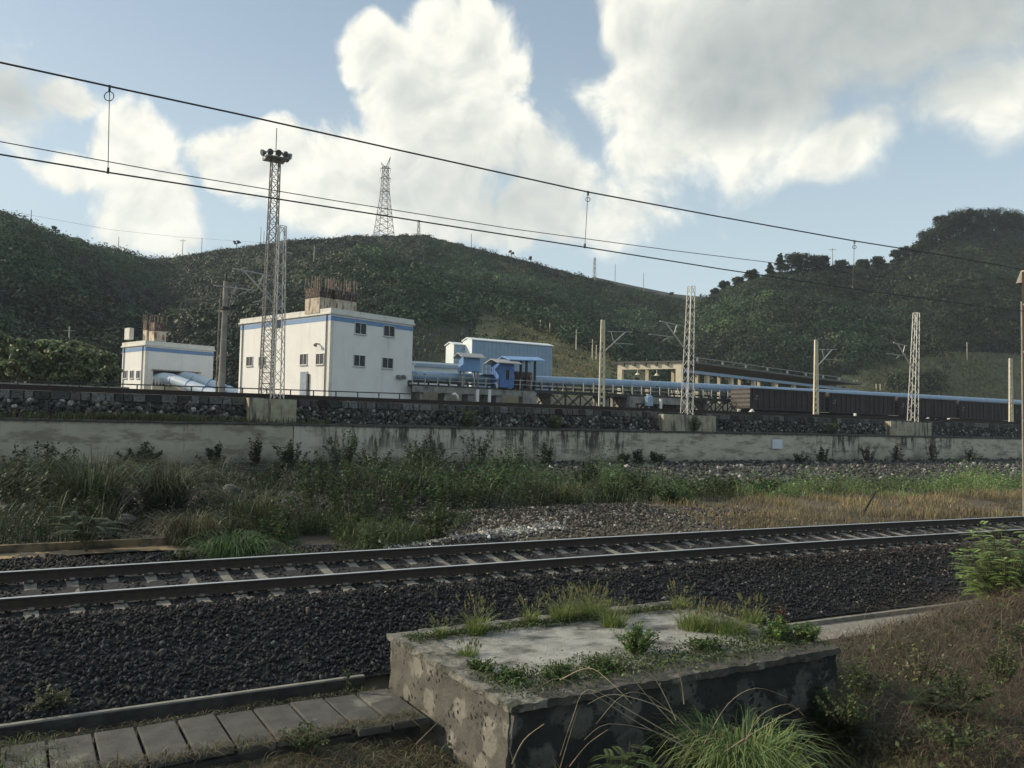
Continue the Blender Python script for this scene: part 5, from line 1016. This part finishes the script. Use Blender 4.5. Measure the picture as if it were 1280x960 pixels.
# ---------------------------------------------------------------- plants
def onground(P, dz=0): P = np.array(P, float); P[:, 2] = gz(P[:, 0], P[:, 1])+dz; return P
def tuft(name, label, p, r, h, n, col, tip=None, group=None, w=.012, droop=.55, leanf=.6, cat='grass tuft', seed=0, ground=False, stiff=False):
    p = A(*p); a = rng.uniform(0, 6.283, n); rr = r*rng.uniform(0, 1, n)**.7*.6; B = p+np.stack([np.cos(a)*rr, np.sin(a)*rr, 0*a-.02], 1)
    if ground: B = onground(B, -.02)
    az = a+rng.normal(0, .5, n); hh = h*rng.uniform(.3, 1.15, n); c = jit(col, n, .28, .1)
    tc = jit(tip, n, .25, .08) if tip is not None else c*1.25
    V, Fq, C = bladesgeo(B, az, hh, hh*leanf*rng.uniform(.05, 1.7, n), w*rng.uniform(.6, 1.4, n), c, 5, droop, tc); nb = NB(); nb.add((V, Fq, C))
    if seed:
        k = seed; a = rng.uniform(0, 6.283, k); rr = r*rng.uniform(0, .7, k); b = p+np.stack([np.cos(a)*rr, np.sin(a)*rr, 0*a], 1); H = h*rng.uniform(.9, 1.35, k); ln = H*rng.uniform(.1, .45, k)
        nb.add(bladesgeo(b, a, H, ln, np.full(k, w*.45), jit((.16, .17, .07), k, .15), 4, .1)); d = np.stack([np.cos(a), np.sin(a), 0*a], 1)
        # furry seed heads
        m = 14; tt = rng.uniform(.80, 1.02, (k, m)); hd = b[:, None]+ZU*(H[:, None]*(tt-.1*tt**2.4)/(1-.035))[..., None]+d[:, None]*(ln[:, None]*tt**1.7)[..., None]; hd = hd.reshape(-1, 3)
        nn = nrm(rng.normal(0, 1, hd.shape)); dd = nrm(rng.normal(0, .5, hd.shape)+ZU); nb.add(leafquads(hd, dd, nn, np.full(len(hd), .05), np.full(len(hd), .014), jit((.22, .22, .10), len(hd), .2)))
    return tag(nb.build(name, 'grassleaf'), label, cat, group)
def leafyplant(name, label, p, r, h, nstem, nleaf, ls, col, group=None, cat='weed', flat=1.0, stemcol=(.08, .07, .04)):
    p = A(*p); t = thing(name, label, cat, p, group); mb = MB(); nb = NB()
    for k in range(nstem):
        a = random.uniform(0, 6.28); rr = r*random.uniform(.1, 1); hh = h*random.uniform(.5, 1.05)*(1-.3*rr/r); b = p+A(.3*rr*cos(a), .3*rr*sin(a), -.03); e = p+A(rr*cos(a), rr*sin(a), hh); m_ = (b+e)/2+A(0, 0, .12*hh)
        mb.tube([b, m_, e], [.006+.006*h, .005+.003*h, .002], 4, col=stemcol); f = rng.uniform(.15, 1.05, nleaf)[:, None]; q = b*(1-f)**2+2*m_*f*(1-f)+e*f**2
        o_ = rng.normal(0, 1, (nleaf, 3))*A(1, 1, .5); o_ = nrm(o_); q = q+o_*ls*rng.uniform(.3, 1.4, (nleaf, 1)); nn = nrm(ZU*1.0+rng.normal(0, .55, (nleaf, 3))); s = ls*rng.uniform(.6, 1.3, nleaf)
        nb.add(leafquads(q, o_+rng.normal(0, .2, o_.shape), nn, s*1.7, s*.75, jit(np.array(col)*math.exp(random.gauss(0, .15)), nleaf, .22, .08)))
    mb.build('stems', 'bark', t); nb.build('leaves', 'leaf', t); return t
def fernplant(name, label, p, r, h, nst, col, nleaf=13, ls=.05, cat='shrub', group=None, fr=.32):
    """pinnate leaves on arching stems"""
    p = A(*p); t = thing(name, label, cat, p, group); mb = MB(); nb = NB()
    for k in range(nst):
        a = random.uniform(0, 6.28); hh = h*random.uniform(.35, 1.0); rr = r*random.uniform(.15, .6); b = p+A(0, 0, -.03); e = p+A(rr*cos(a), rr*sin(a), hh); mb.tube([b, (b+e)/2+A(0, 0, .1*hh), e], [.01, .007, .003], 4, col=(.10, .09, .05))
        for q in range(5):
            s0 = b+(e-b)*random.uniform(.35, 1.0); a2 = a+random.uniform(-1.9, 1.9); L_ = fr*random.uniform(.6, 1.2); d = A(cos(a2), sin(a2), random.uniform(.05, .5)); tt = np.linspace(.1, 1, nleaf); ax_ = s0+d*(L_*tt)[:, None]-ZU*(L_*.35*tt**2)[:, None]
            sd = nrm(np.cross(d, ZU)); c_ = jit(np.array(col)*math.exp(random.gauss(0, .15)), nleaf, .12, .05); ll = ls*np.sin(np.clip(tt*.9+.15, 0, 1)*pi)**.5+.01
            for sg in (-1, 1): nb.add(leafquads(ax_+sd*sg*ll[:, None]*.8, np.tile(sd*sg+d*.35, (nleaf, 1)), np.tile(ZU+rng.normal(0, .25, 3), (nleaf, 1)), ll*1.7, ll*.55, c_))
            nb.add(leafquads((s0+ax_[-1]).reshape(1, 3)/2, (ax_[-1]-s0).reshape(1, 3), ZU.reshape(1, 3), [L_], [.006], c_[:1]))
    mb.build('stems', 'bark', t); nb.build('leaves', 'leaf', t); return t
YG = (.17, .235, .065); DG = (.045, .075, .025); MG = (.115, .18, .052); STR = (.30, .24, .14)
zt0 = -.385
GB = 'weeds growing on the stone block'
bt = [(550, 796, .13, .28, 70, 'small pale grass tuft at the back left corner of the stone block'), (596, 792, .2, .55, 120, 'tall seeding grass tuft, second from the block left corner'), (584, 818, .2, .18, 90, 'low pale tuft on the left coping of the block'), (662, 780, .16, .42, 90, 'narrow seeding tuft in the middle of the block back edge'), (705, 774, .3, .5, 200, 'dense seeding grass tuft left of the centre back edge'),
      (740, 770, .33, .52, 220, 'widest seeding grass tuft on the block back edge'), (768, 782, .26, .42, 150, 'grass tuft where the two concrete panels meet'), (870, 785, .4, .42, 260, 'bright grass clump at the left of the far right coping'), (912, 790, .4, .38, 240, 'bright grass clump on the block right part'), (848, 762, .15, .45, 60, 'thin tall grass at the block back right'), (940, 778, .22, .45, 90, 'seeding grass on the far right end of the block')]
for x, y, r, h, n, lab in bt: tuft('grass_tuft', lab, atZ(x, y, zt0), r*1.25, h*.85, n*2, YG, (.19, .20, .08), GB, .010, .5, .75, seed=max(12, n//5))
for x, y, r, h, ns, lab in [(795, 815, .34, .38, 26, 'rounded green weed bush in the middle of the block top'), (972, 800, .35, .3, 24, 'leafy green weed on the right end of the block'), (1005, 800, .28, .26, 16, 'low leafy weed at the block right corner'), (880, 812, .3, .16, 16, 'flat green weed on the front right panel'), (640, 850, .3, .13, 16, 'flat weed mat at the block front left'), (700, 848, .35, .14, 18, 'dark creeping weed on the front coping'), (755, 838, .35, .16, 18, 'creeping weed on the middle front coping'), (600, 838, .25, .12, 12, 'small creeping weed on the left coping')]:
    leafyplant('block_weed', lab, atZ(x, y, zt0), r, h*1.15, ns*2, 30, .032, MG if h > .2 else (.075, .115, .038), GB)
leafyplant('climbing_weed', 'single thin climbing weed in front of the kerb left of the block', atZ(436, 862, -1.0), .05, .6, 1, 60, .035, (.06, .09, .035))
# moss / dirt line of tiny plants on block
n = 9000; X = rng.uniform(4.9, 10.3, n); Y = np.where(rng.random(n) < .6, rng.normal(8.65, .26, n), rng.normal(11.05, .1, n)); P = np.stack([X, Y, -.36+rng.uniform(0, .05, n)], 1); nn = nrm(ZU+rng.normal(0, .5, (n, 3)))
V = leafquads(P, rng.normal(0, 1, (n, 3)), nn, rng.uniform(.03, .07, n), rng.uniform(.015, .03, n), jit((.065, .09, .032), n, .4, .1)); stuff(npmesh('moss_litter', V[0], V[1], 'leaf', V[2]), 'tiny weeds and leaf litter along the edges of the block top', 'litter')
# big grass clump in front
tuft('grass_clump', 'big bright arching grass clump in front of the stone block', A(7.35, 7.05, -1.55), .95, 1.42, 1700, (.10, .155, .045), (.22, .27, .11), None, .020, .72, .42, ground=False)
tuft('grass_clump', 'dry tall grass behind the big clump at the block front corner', A(6.9, 7.35, -1.65), .35, 1.25, 200, (.12, .12, .05), (.26, .23, .13), None, .014, .4, .35)
tuft('grass_clump', 'thin dry grass at the bottom front corner of the stone block', A(5.0, 7.2, -1.6), .45, .9, 220, (.10, .09, .045), (.26, .22, .13), None, .012, .4, .4)
fernplant('green_shrub', 'bright green feathery shrub at the bottom centre', A(5.67, 7.1, -1.5), .6, .8, 70, (.085, .12, .042), 11, .024, fr=.17)
fernplant('green_shrub', 'dark green shrub in the shade right of the stone block', A(9.9, 7.7, -1.6), .8, .8, 60, (.04, .065, .022), 12, .028, fr=.2)
leafyplant('green_shrub', 'small dark leafy weed at the bottom below the slab end', A(4.35, 8.9, -1.75), .5, .5, 26, 30, .045, (.045, .07, .025))
leafyplant('green_shrub', 'low green weed on the edge of the cover slabs', A(3.05, 9.85, -1.12), .35, .26, 18, 30, .03, (.07, .095, .035))
# arching dead stems
ds = thing('dead_branch', 'arching dead pale stems leaning against the front of the stone block', 'dead branches', A(7.0, 7.2, -1.8)); mb = MB()
def px3(pts, d0, d1): return [atD(x, y, d0+(d1-d0)*k/(len(pts)-1)) for k, (x, y) in enumerate(pts)]
DS = [[(860, 935), (800, 905), (745, 870), (700, 848), (670, 862)], [(850, 925), (790, 890), (735, 862), (715, 900), (700, 945)], [(842, 905), (805, 865), (770, 820)], [(845, 900), (820, 850), (795, 835)], [(870, 920), (835, 888), (770, 868), (735, 880)], [(862, 912), (815, 872), (780, 868), (745, 905)],
      [(700, 960), (712, 920), (722, 888)], [(712, 958), (735, 930), (760, 912)], [(855, 880), (848, 840), (818, 800)], [(880, 930), (910, 880), (945, 860), (985, 872)], [(930, 930), (950, 895), (985, 880), (1005, 895)], [(640, 955), (655, 925), (680, 905)], [(905, 940), (960, 905), (1000, 885)], [(520, 930), (545, 905), (570, 880)], [(870, 940), (820, 915), (760, 905), (730, 925)], [(700, 850), (735, 835), (760, 850), (790, 880)]]
for s_ in DS:
    P_ = px3(s_, 8.6+random.uniform(-.3, .2), 8.3+random.uniform(-.3, .5)); r_ = random.uniform(.004, .008)
    # smooth
    Q = []
    for k in range(len(P_)-1):
        p0 = P_[max(k-1, 0)]; p1 = P_[k]; p2 = P_[k+1]; p3 = P_[min(k+2, len(P_)-1)]
        for t in (0, .25, .5, .75): Q.append(.5*((2*p1)+(-p0+p2)*t+(2*p0-5*p1+4*p2-p3)*t*t+(-p0+3*p1-3*p2+p3)*t**3))
    Q.append(P_[-1]); mb = MB(); mb.tube(Q, list(np.linspace(r_, r_*.35, len(Q))), 5, col=np.array((.34, .28, .19))*random.uniform(.6, 1.1)); mb.build('stem', 'bark', ds)
# dry brush mound at right
def brush(n, X, Y, z, L, r, col, name, label, up_=.25, wh=0):
    nb = NB(); n = len(X); az = rng.uniform(0, 6.283, n); B = np.stack([X, Y, z], 1); h = L*rng.uniform(.1, up_*2, n)*(1+wh*rng.random(n)); ln = L*rng.uniform(.5, 1.2, n)
    nb.add(bladesgeo(B, az, h, ln, np.full(n, r)*rng.uniform(.5, 1.4, n), col, 5, .9)); return stuff(nb.build(name, 'grassleaf'), label, 'dry brush')
n = 60000; X = rng.uniform(9.6, 24, n); Y = rng.uniform(4.2, 10.7, n); ok = (Y-cv(X) < np.interp(X, [10, 12, 15, 18, 24], [9.6, 9.9, 10.4, 11.3, 11.5])+rng.normal(0, .12, n)); X = X[ok]; Y = Y[ok]; n = len(X)
dn = vnoise(X, Y, .8, 12); c = jit((.108, .082, .059), n, .55, .1)*(1+1.2*np.clip(dn, -.6, .9))[:, None]; gg = (vnoise(X, Y, .6, 77) > .15) & (rng.random(n) < .35); c[gg] = jit((.065, .08, .032), gg.sum(), .35, .08); l_ = rng.random(n) < .07+.12*(Y < 6.5); c[l_] = jit((.20, .165, .11), l_.sum(), .3, .05)
brush(n, X, Y, gz(X, Y)+rng.uniform(-.02, .30, n)*(1+.8*dn), rng.uniform(.15, .8, n), .006, c, 'dry_brush', 'tangled dry brown vines and grass covering the bank at the right', .26, .6)
n = 9000; X = rng.uniform(10, 22, n); Y = rng.uniform(5, 9.8, n); c = jit((.19, .145, .10), n, .4, .05); brush(n, X, Y, gz(X, Y)+rng.uniform(.05, .35, n), rng.uniform(.5, 1.7, n), .005, c, 'dry_stems', 'longer pale dead stems lying over the brown vine bank', .22)
n = 11000; X = rng.uniform(9.6, 24, n); Y = rng.uniform(4.5, 10.6, n); k_ = (vnoise(X, Y, .7, 40) > .05) & (Y < 9.9); X = X[k_]; Y = Y[k_]; n = len(X); P = np.stack([X, Y, gz(X, Y)+rng.uniform(.02, .3, n)], 1)
V = leafquads(P, rng.normal(0, 1, (n, 3)), nrm(ZU+rng.normal(0, .5, (n, 3))), rng.uniform(.06, .12, n), rng.uniform(.04, .07, n), jit((.075, .095, .035), n, .4, .1)); stuff(npmesh('creeping_leaves', V[0], V[1], 'leaf', V[2]), 'scattered green creeper leaves among the brown vines', 'creeper')
# straw and grass in front of slabs
n = 9000; X = rng.uniform(-1.5, 4.6, n); Y = rng.uniform(8.4, 10.15, n); c = jit((.15, .12, .075), n, .4, .08); g2 = rng.random(n) < .35; c[g2] = jit((.08, .095, .04), g2.sum(), .3, .08)
z_ = np.where(Y > 9.85, -1.05, np.maximum(gz(X, Y), -1.3)); brush(n, X, Y, z_+.0, rng.uniform(.12, .4, n), .009, c, 'straw', 'dry straw and grass spilling over the front of the cover slabs', .3)
n = 9000; X = rng.uniform(3.5, 10.5, n); Y = rng.uniform(4.5, 7.9, n); c = jit((.085, .085, .04), n, .4, .1); brush(n, X, Y, gz(X, Y), rng.uniform(.12, .4, n), .012, c, 'verge_grass', 'mixed grass and litter on the ground before the stone block', .5)
n = 4200; X = rng.uniform(-1.5, 1.6, n); Y = rng.uniform(9.2, 11.5, n); k_ = rng.random(n) < np.clip(1.15-(X+.6)*.55-(Y-9.2)*.2, 0, 1); X = X[k_]; Y = Y[k_]; n = len(X); c = jit((.095, .11, .045), n, .35, .1); brush(n, X, Y, np.full(n, -1.06), rng.uniform(.1, .35, n), .011, c, 'corner_grass', 'greenish grass creeping over the slabs at the left corner', .5)
n = 700; X = rng.uniform(-1, 4.6, n); Y = rng.normal(11.42, .06, n); c = jit((.14, .13, .07), n, .35, .1); brush(n, X, Y, np.full(n, -1.1), rng.uniform(.08, .2, n), .008, c, 'gap_grass', 'thin dry grass in the gap between kerb and slabs', .2)
n = 260; X = rng.uniform(-.3, 1.4, n); Y = rng.uniform(11.9, 12.7, n); leafyplant('ballast_weed', 'pale dusty weed growing in the ballast at the left edge', A(.45, 12.05, -.95), .45, .35, 14, 22, .045, (.085, .09, .05))
# right bush, dead weed
fernplant('feathery_bush', 'feathery light green bush at the right edge above the brown vines', A(17.1, 9.4, -.95), 1.6, 1.9, 170, (.24, .33, .11), 15, .034, fr=.34)
leafyplant('green_shrub', 'low dull green shrub behind the vines under the feathery bush', A(14.2, 7.3, -.6), .7, .35, 26, 30, .05, (.06, .075, .032))
leafyplant('dead_weed', 'upright brown withered weed on the concrete ledge', A(12.2, 10.75, -1.15), .16, .78, 12, 34, .05, (.10, .07, .045))
fernplant('green_shrub', 'small green creeper shrub in front of the brown bank', A(11.0, 6.9, -1.2), .8, .5, 50, (.05, .07, .028), 12, .028, fr=.2)
# ---------------------------------------------------------------- beyond the track
def big_tuft(name, label, xp, yp, z, r, h, n, col, tip, group, w=.03, dr=.6, ln=.65):
    p = atZ(xp, yp, z); p[2] = float(gz(p[0], p[1])); return tuft(name, label, p, r, h, n, col, tip, group, w, dr, ln, ground=True)
GR = 'tall reed clumps below the wall'
big_tuft('reed_clump', 'large dark arching reed clump against the wall, left of its twin', 112, 640, -.1, 1.3, 3.3, 800, (.034, .048, .022), (.12, .14, .07), GR, .024, .72, .8)
big_tuft('reed_clump', 'large dark arching reed clump against the wall, right of its twin', 205, 635, -.1, 1.0, 2.8, 650, (.034, .048, .022), (.16, .17, .10), GR, .024, .72, .8)
big_tuft('reed_clump', 'mid height yellowish reed clump under the wall near the pale boulder', 238, 668, -.2, 1.1, 1.5, 420, (.055, .062, .03), (.15, .14, .08), GR, .022, .85, .6)
big_tuft('reed_clump', 'bright green arching grass clump nearest the track at the left', 290, 690, -.35, 1.2, 1.15, 620, (.045, .085, .028), (.09, .145, .055), GR, .03, .85, .7)
big_tuft('reed_clump', 'tall thin grass clump left of the weed thicket', 322, 655, -.2, .9, 2.0, 260, (.06, .07, .03), (.12, .13, .06), GR, .025)
big_tuft('reed_clump', 'pale grass clump at the right end of the leafy thicket', 700, 640, -.3, 1.2, 1.5, 380, (.08, .10, .04), (.16, .17, .08), GR, .03)
fernplant('pinnate_sapling', 'small sapling with feathery horizontal leaves by the sandy path', A(*(lambda p: (p[0], p[1], -.4))(atZ(108, 690, -.4))), 1.1, 1.0, 12, (.07, .095, .05), 14, .075, cat='sapling', fr=.75)
# weeds: tall stalks
WD = [(25, 640, 2.2), (62, 648, 2.4), (115, 668, 1.5), (42, 600, 2.2), (380, 640, 1.9), (420, 650, 2.0), (455, 655, 1.7), (440, 620, 2.0), (500, 650, 1.4), (232, 700, .7), (470, 690, .9), (545, 660, 1.5), (590, 640, 1.6), (350, 665, 1.3)]
wl_ = ['tall dark stalk weed at the left edge', 'tallest stalk weed near the left edge', 'stalk weed behind the sapling', 'dark stalk weed against the wall at far left', 'slim stalk weed left of the thicket', 'tall weed at the thicket left side', 'weed in the left thicket front', 'weed against the wall in the thicket', 'bushy weed in the thicket centre', 'short weed at the end of the sandy path', 'low weed at the ballast edge before the thicket', 'green weed at the thicket middle', 'green weed at the thicket right', 'weed behind the bright grass clump']
for (x, y, h), lab in zip(WD, wl_):
    p = atZ(x, y, -.2); p[2] = float(gz(p[0], p[1])); leafyplant('stalk_weed', lab, p, .35+.12*h, h, 7, 70, .085, (.05, .065, .03) if x < 350 else (.055, .08, .03), 'stalk weeds beyond the track')
# mass of weeds: understory (stuff)
def field_of(name, label, x0, x1, y0, y1, n, h, col, w, tip=None, mask=None, leafy=False):
    X = rng.uniform(x0, x1, n); Y = rng.uniform(y0, y1, n); k = vnoise(X, Y, .25, 51) > -.35
    if mask is not None: k &= mask(X, Y)
    X = X[k]; Y = Y[k]; m = len(X); P = np.stack([X, Y, gz(X, Y)-.02], 1); hh = h*rng.uniform(.3, 1.2, m)*np.clip(.85+1.5*vnoise(X, Y, .5, 52), .15, 2); c = jit(col, m, .35, .12)*np.clip(1+1.5*vnoise(X, Y, .4, 53), .25, 2.2)[:, None]
    if leafy:
        P = P+ZU*(hh*rng.uniform(.1, 1, m))[:, None]; g = leafquads(P, rng.normal(0, 1, (m, 3))*A(1, 1, .4), nrm(ZU*.8+rng.normal(0, .6, (m, 3))), w*rng.uniform(1, 2, m), w*rng.uniform(.5, .9, m), c)
    else: g = bladesgeo(P, rng.uniform(0, 6.28, m), hh, hh*rng.uniform(.1, .8, m), w*rng.uniform(.6, 1.4, m), c, 3, .45, jit(tip, m, .25) if tip else None)
    return stuff(npmesh(name, g[0], g[1], 'grassleaf', g[2]), label, 'weeds' if leafy else 'grass')
mk = lambda a, b: (lambda X, Y: (Y-cv(X) > a) & (Y-cv(X) < b))
field_of('dark_weeds', 'dark low weeds covering the slope below the wall at the left', -3, 17, 22.6, 38.6, 60000, .65, (.022, .031, .016), .06, leafy=True)
field_of('dark_grass', 'dark rough grass on the slope below the wall at the left', -3, 19, 22.6, 40.8, 20000, 1.25, (.026, .036, .018), .02, (.075, .085, .045), mask=lambda X, Y: (vnoise(X, Y, .45, 91) > .12) & (Y < 39))
th = lambda X, Y: (((X-20.5)/9)**2+((Y-32)/5.5)**2 < 1+.9*vnoise(X, Y, .5, 61)) & (vnoise(X, Y, .6, 62) > -.25)
field_of('green_thicket', 'leafy green weed thicket in front of the wall, left of centre', 9, 31, 26, 40.8, 52000, 1.35, (.052, .085, .032), .085, leafy=True, mask=th)
field_of('thicket_grass', 'long grass mixed into the green thicket', 9, 31, 25, 40.8, 7000, 1.5, (.07, .10, .04), .022, (.13, .16, .07), mask=th)
th2 = lambda X, Y: (Y > np.interp(X, [20, 30, 45, 60, 100], [26.5, 26.5, 25, 24, 24])-0+.9*vnoise(X, Y, .4, 71)) & (Y < np.interp(X, [20, 28, 36, 100], [36.5, 33.0, 31, 30.5])+1.2*vnoise(X, Y, .3, 73))
field_of('verge_weeds', 'bright green weeds and grass along the verge below the wall', 20, 62, 23, 37, 56000, .95, (.105, .165, .052), .085, leafy=True, mask=th2)
field_of('verge_long_grass', 'light green long grass on the far verge at the right', 22, 95, 20, 37, 32000, .8, (.12, .16, .06), .028, (.23, .24, .11), mask=th2)
th3 = lambda X, Y: (Y-cv(X) > 19.3) & (Y < np.interp(X, [20, 30, 45, 60], [24.5, 26.5, 25.5, 24])) & (vnoise(X, Y, .5, 75) > -.55+.45*(X < 24))
field_of('dry_verge', 'straw coloured dry grass strip between ballast and green verge', 20, 75, 12, 27, 60000, .5, (.17, .14, .07), .018, (.34, .26, .14), mask=th3)
# wall foot shrubs
for x, y, h, r, lab in [(685, 590, 1.5, .8, 'dark shrub at the wall foot beside the thicket right end'), (778, 588, .9, .5, 'small dark weed left of the wall foot trio'), (797, 588, 1.1, .5, 'second dark weed of the wall foot trio'), (820, 590, 1.0, .7, 'rightmost dark weed of the wall foot trio'), (1028, 586, 1.5, .6, 'dark bushy weed standing against the wall right of the plate'), (1000, 592, .9, 1.1, 'low dark weed left of the bushy wall weed'), (1085, 585, 1.6, .8, 'twiggy weed against the wall'), (1120, 583, 1.7, .7, 'brownish twiggy weed against the wall at the right'), (1165, 583, 1.9, .7, 'tall thin weed left of the last wall stretch'), (1215, 583, 1.4, .8, 'sparse weed near the right end of the wall'), (320, 570, 1.7, .4, 'thin dark sapling against the wall above the pale boulder'), (600, 592, 2.2, 1.2, 'dark shrub at the wall in the thicket'), (540, 596, 1.8, 1.2, 'dark weed bush against the wall left of centre')]:
    p = atZ(x, y, .6) if x > 650 else atZ(x, 592, .4); p[1] = min(p[1], 40.2); p = A(hit(x, y, A(0, 40.1, 0), A(0, 1, 0))[0], 40.1, .5)
    leafyplant('wall_weed', lab, p, r, h, 12, 60, .09, (.04, .052, .025) if x < 1050 else (.07, .07, .04), 'weeds at the foot of the concrete wall')
for x, y, h, lab in [(587, 523, .7, 'small green weed on the ledge above the wall, left of centre'), (695, 525, .55, 'tiny green weed on the ledge near the centre'), (868, 532, .7, 'small weed at the foot of the middle lattice mast footing'), (1040, 541, .7, 'pale weed on the ledge right of centre')]:
    p = atY(x, y, 42.2); leafyplant('ledge_weed', lab, A(p[0], 42.2, 2.6), .7, h*1.6, 14, 40, .08, (.07, .10, .04), 'weeds on the wall ledge')
n = 3000; X = np.concatenate([rng.normal(4.5, 1.6, 1800), rng.uniform(-3, 14, 1200)]); n = len(X); P = np.stack([X, rng.uniform(41.8, 42.8, n), np.full(n, 2.6)], 1); g = bladesgeo(P, rng.uniform(0, 6.28, n), rng.uniform(.15, .6, n), rng.uniform(.05, .3, n), np.full(n, .03), jit((.10, .11, .045), n, .3), 3, .4); stuff(npmesh('ledge_grass', g[0], g[1], 'grassleaf', g[2]), 'yellow green grass on the ledge above the wall at the left', 'grass')
n = 2500; X = rng.uniform(78, 118, n); P = np.stack([X, rng.uniform(60, 66, n), np.full(n, 4.25)], 1); g = bladesgeo(P, rng.uniform(0, 6.28, n), rng.uniform(.2, .8, n), rng.uniform(.1, .4, n), np.full(n, .06), jit((.09, .085, .05), n, .3), 3, .4); stuff(npmesh('yard_grass', g[0], g[1], 'grassleaf', g[2]), 'dry grass tufts along the freight train track', 'grass')
# dark stick leaning on the verge
tag(MB().tube([atZ(1080, 640, -.3), atZ(1080, 640, -.3)+(atY(1095, 614, atZ(1080, 640, -.3)[1])-atZ(1080, 640, -.3))*1.0], [.05, .03], 6, col=(.03, .028, .025)).build('leaning_stick', 'bark'), 'dark stick leaning out of the dry verge grass', 'stick')

n = 5000; X = rng.uniform(-2, 12, n); T_ = rng.uniform(18.8, 21.3, n); Y = T_+cv(X); g_ = stones(np.stack([X, Y, gz(X, Y)+.03], 1), rng.uniform(.03, .06, n), jit((.025, .024, .023), n, .5, .03)); stuff(npmesh('spread_ballast', g_[0], g_[1], 'stone', g_[2]), 'dark ballast stones spread beyond the far rail at the left', 'ballast')
field_of('edge_weeds', 'green weeds reaching down to the far ballast edge left of centre', 4, 12, 19.6, 24, 14000, .45, (.055, .075, .03), .06, leafy=True, mask=lambda X, Y: Y > np.interp(X, [4, 6, 9, 12], [20.2, 19.9, 20.6, 22.5]))
field_of('edge_grass', 'grass blades reaching down to the far ballast edge left of centre', 4, 12, 19.6, 24, 5000, .7, (.06, .085, .03), .018, (.12, .15, .06), mask=lambda X, Y: Y > np.interp(X, [4, 6, 9, 12], [20.2, 19.9, 20.6, 22.5]))

hz = MB().box(-420, 900, -60, 1100, -3.7, 190).build('haze', 'wire', None, origin=(0, 0, 0)); hz['kind'] = 'stuff'; hz['label'] = 'faint pale haze in the air over the valley'; hz['category'] = 'haze'
hm = bpy.data.materials.new('haze'); hm.use_nodes = True; hm.node_tree.nodes.clear(); ho = hm.node_tree.nodes.new('ShaderNodeOutputMaterial'); hv = hm.node_tree.nodes.new('ShaderNodeVolumePrincipled')
hv.inputs['Color'].default_value = (.80, .90, 1.0, 1); hv.inputs['Density'].default_value = .00022; hm.node_tree.links.new(hv.outputs[0], ho.inputs['Volume']); hz.data.materials[0] = hm

q_ = ridgept(86, .99); boulder(q_-A(0, 0, 1.4), 3.8, 'pale rocky knob on the left hill crest')

for k, (x, y, z, r, h, lab) in enumerate([(1085, 870, -.6, .45, .4, 'dull green weed on the brown bank beside the stone block'), (1150, 850, -.5, .5, .45, 'pale withered green weed in the middle of the brown bank'), (1200, 870, -.6, .55, .35, 'low green weed on the right part of the brown bank'), (1250, 850, -.6, .5, .5, 'green weed under the feathery bush near the right edge'), (1060, 900, -1.0, .5, .35, 'small green weed at the bottom right of the stone block'), (1190, 930, -.9, .5, .25, 'creeping weed low on the brown bank at the bottom edge')]):
    leafyplant('bank_weed', lab, atZ(x, y, z), r, h*1.3, 22, 30, .034, (.075, .10, .04) if k != 1 else (.15, .14, .08), 'green weeds on the brown bank')

TB = [(395, 612, 1.5), (430, 598, 1.9), (470, 605, 1.7), (505, 622, 1.5), (530, 600, 2.0), (560, 630, 1.5), (585, 612, 1.8), (615, 622, 1.7), (640, 605, 1.9), (660, 630, 1.3), (735, 612, 1.4), (765, 622, 1.2), (800, 618, 1.1), (840, 622, 1.0), (905, 612, 1.1), (955, 612, .9), (60, 612, 1.6), (20, 625, 1.5), (175, 600, 1.3), (270, 600, 1.2), (340, 615, 1.3), (365, 600, 1.5)]
for k, (x, y, h) in enumerate(TB):
    p = atZ(x, y, -.05); p[2] = float(gz(p[0], p[1])); nb_ = 'left end' if x < 200 else ('left half' if x < 400 else ('middle' if x < 680 else 'right part'))
    leafyplant('weed_bush', 'bushy leafy weed in the %s of the strip below the wall' % nb_, p, .55+.35*h, h, 16, 90, .085, ((.036, .05, .024) if x < 390 else (.065, .105, .038) if k % 2 else (.045, .07, .028)), 'bushy weeds in the strip below the wall, '+nb_)
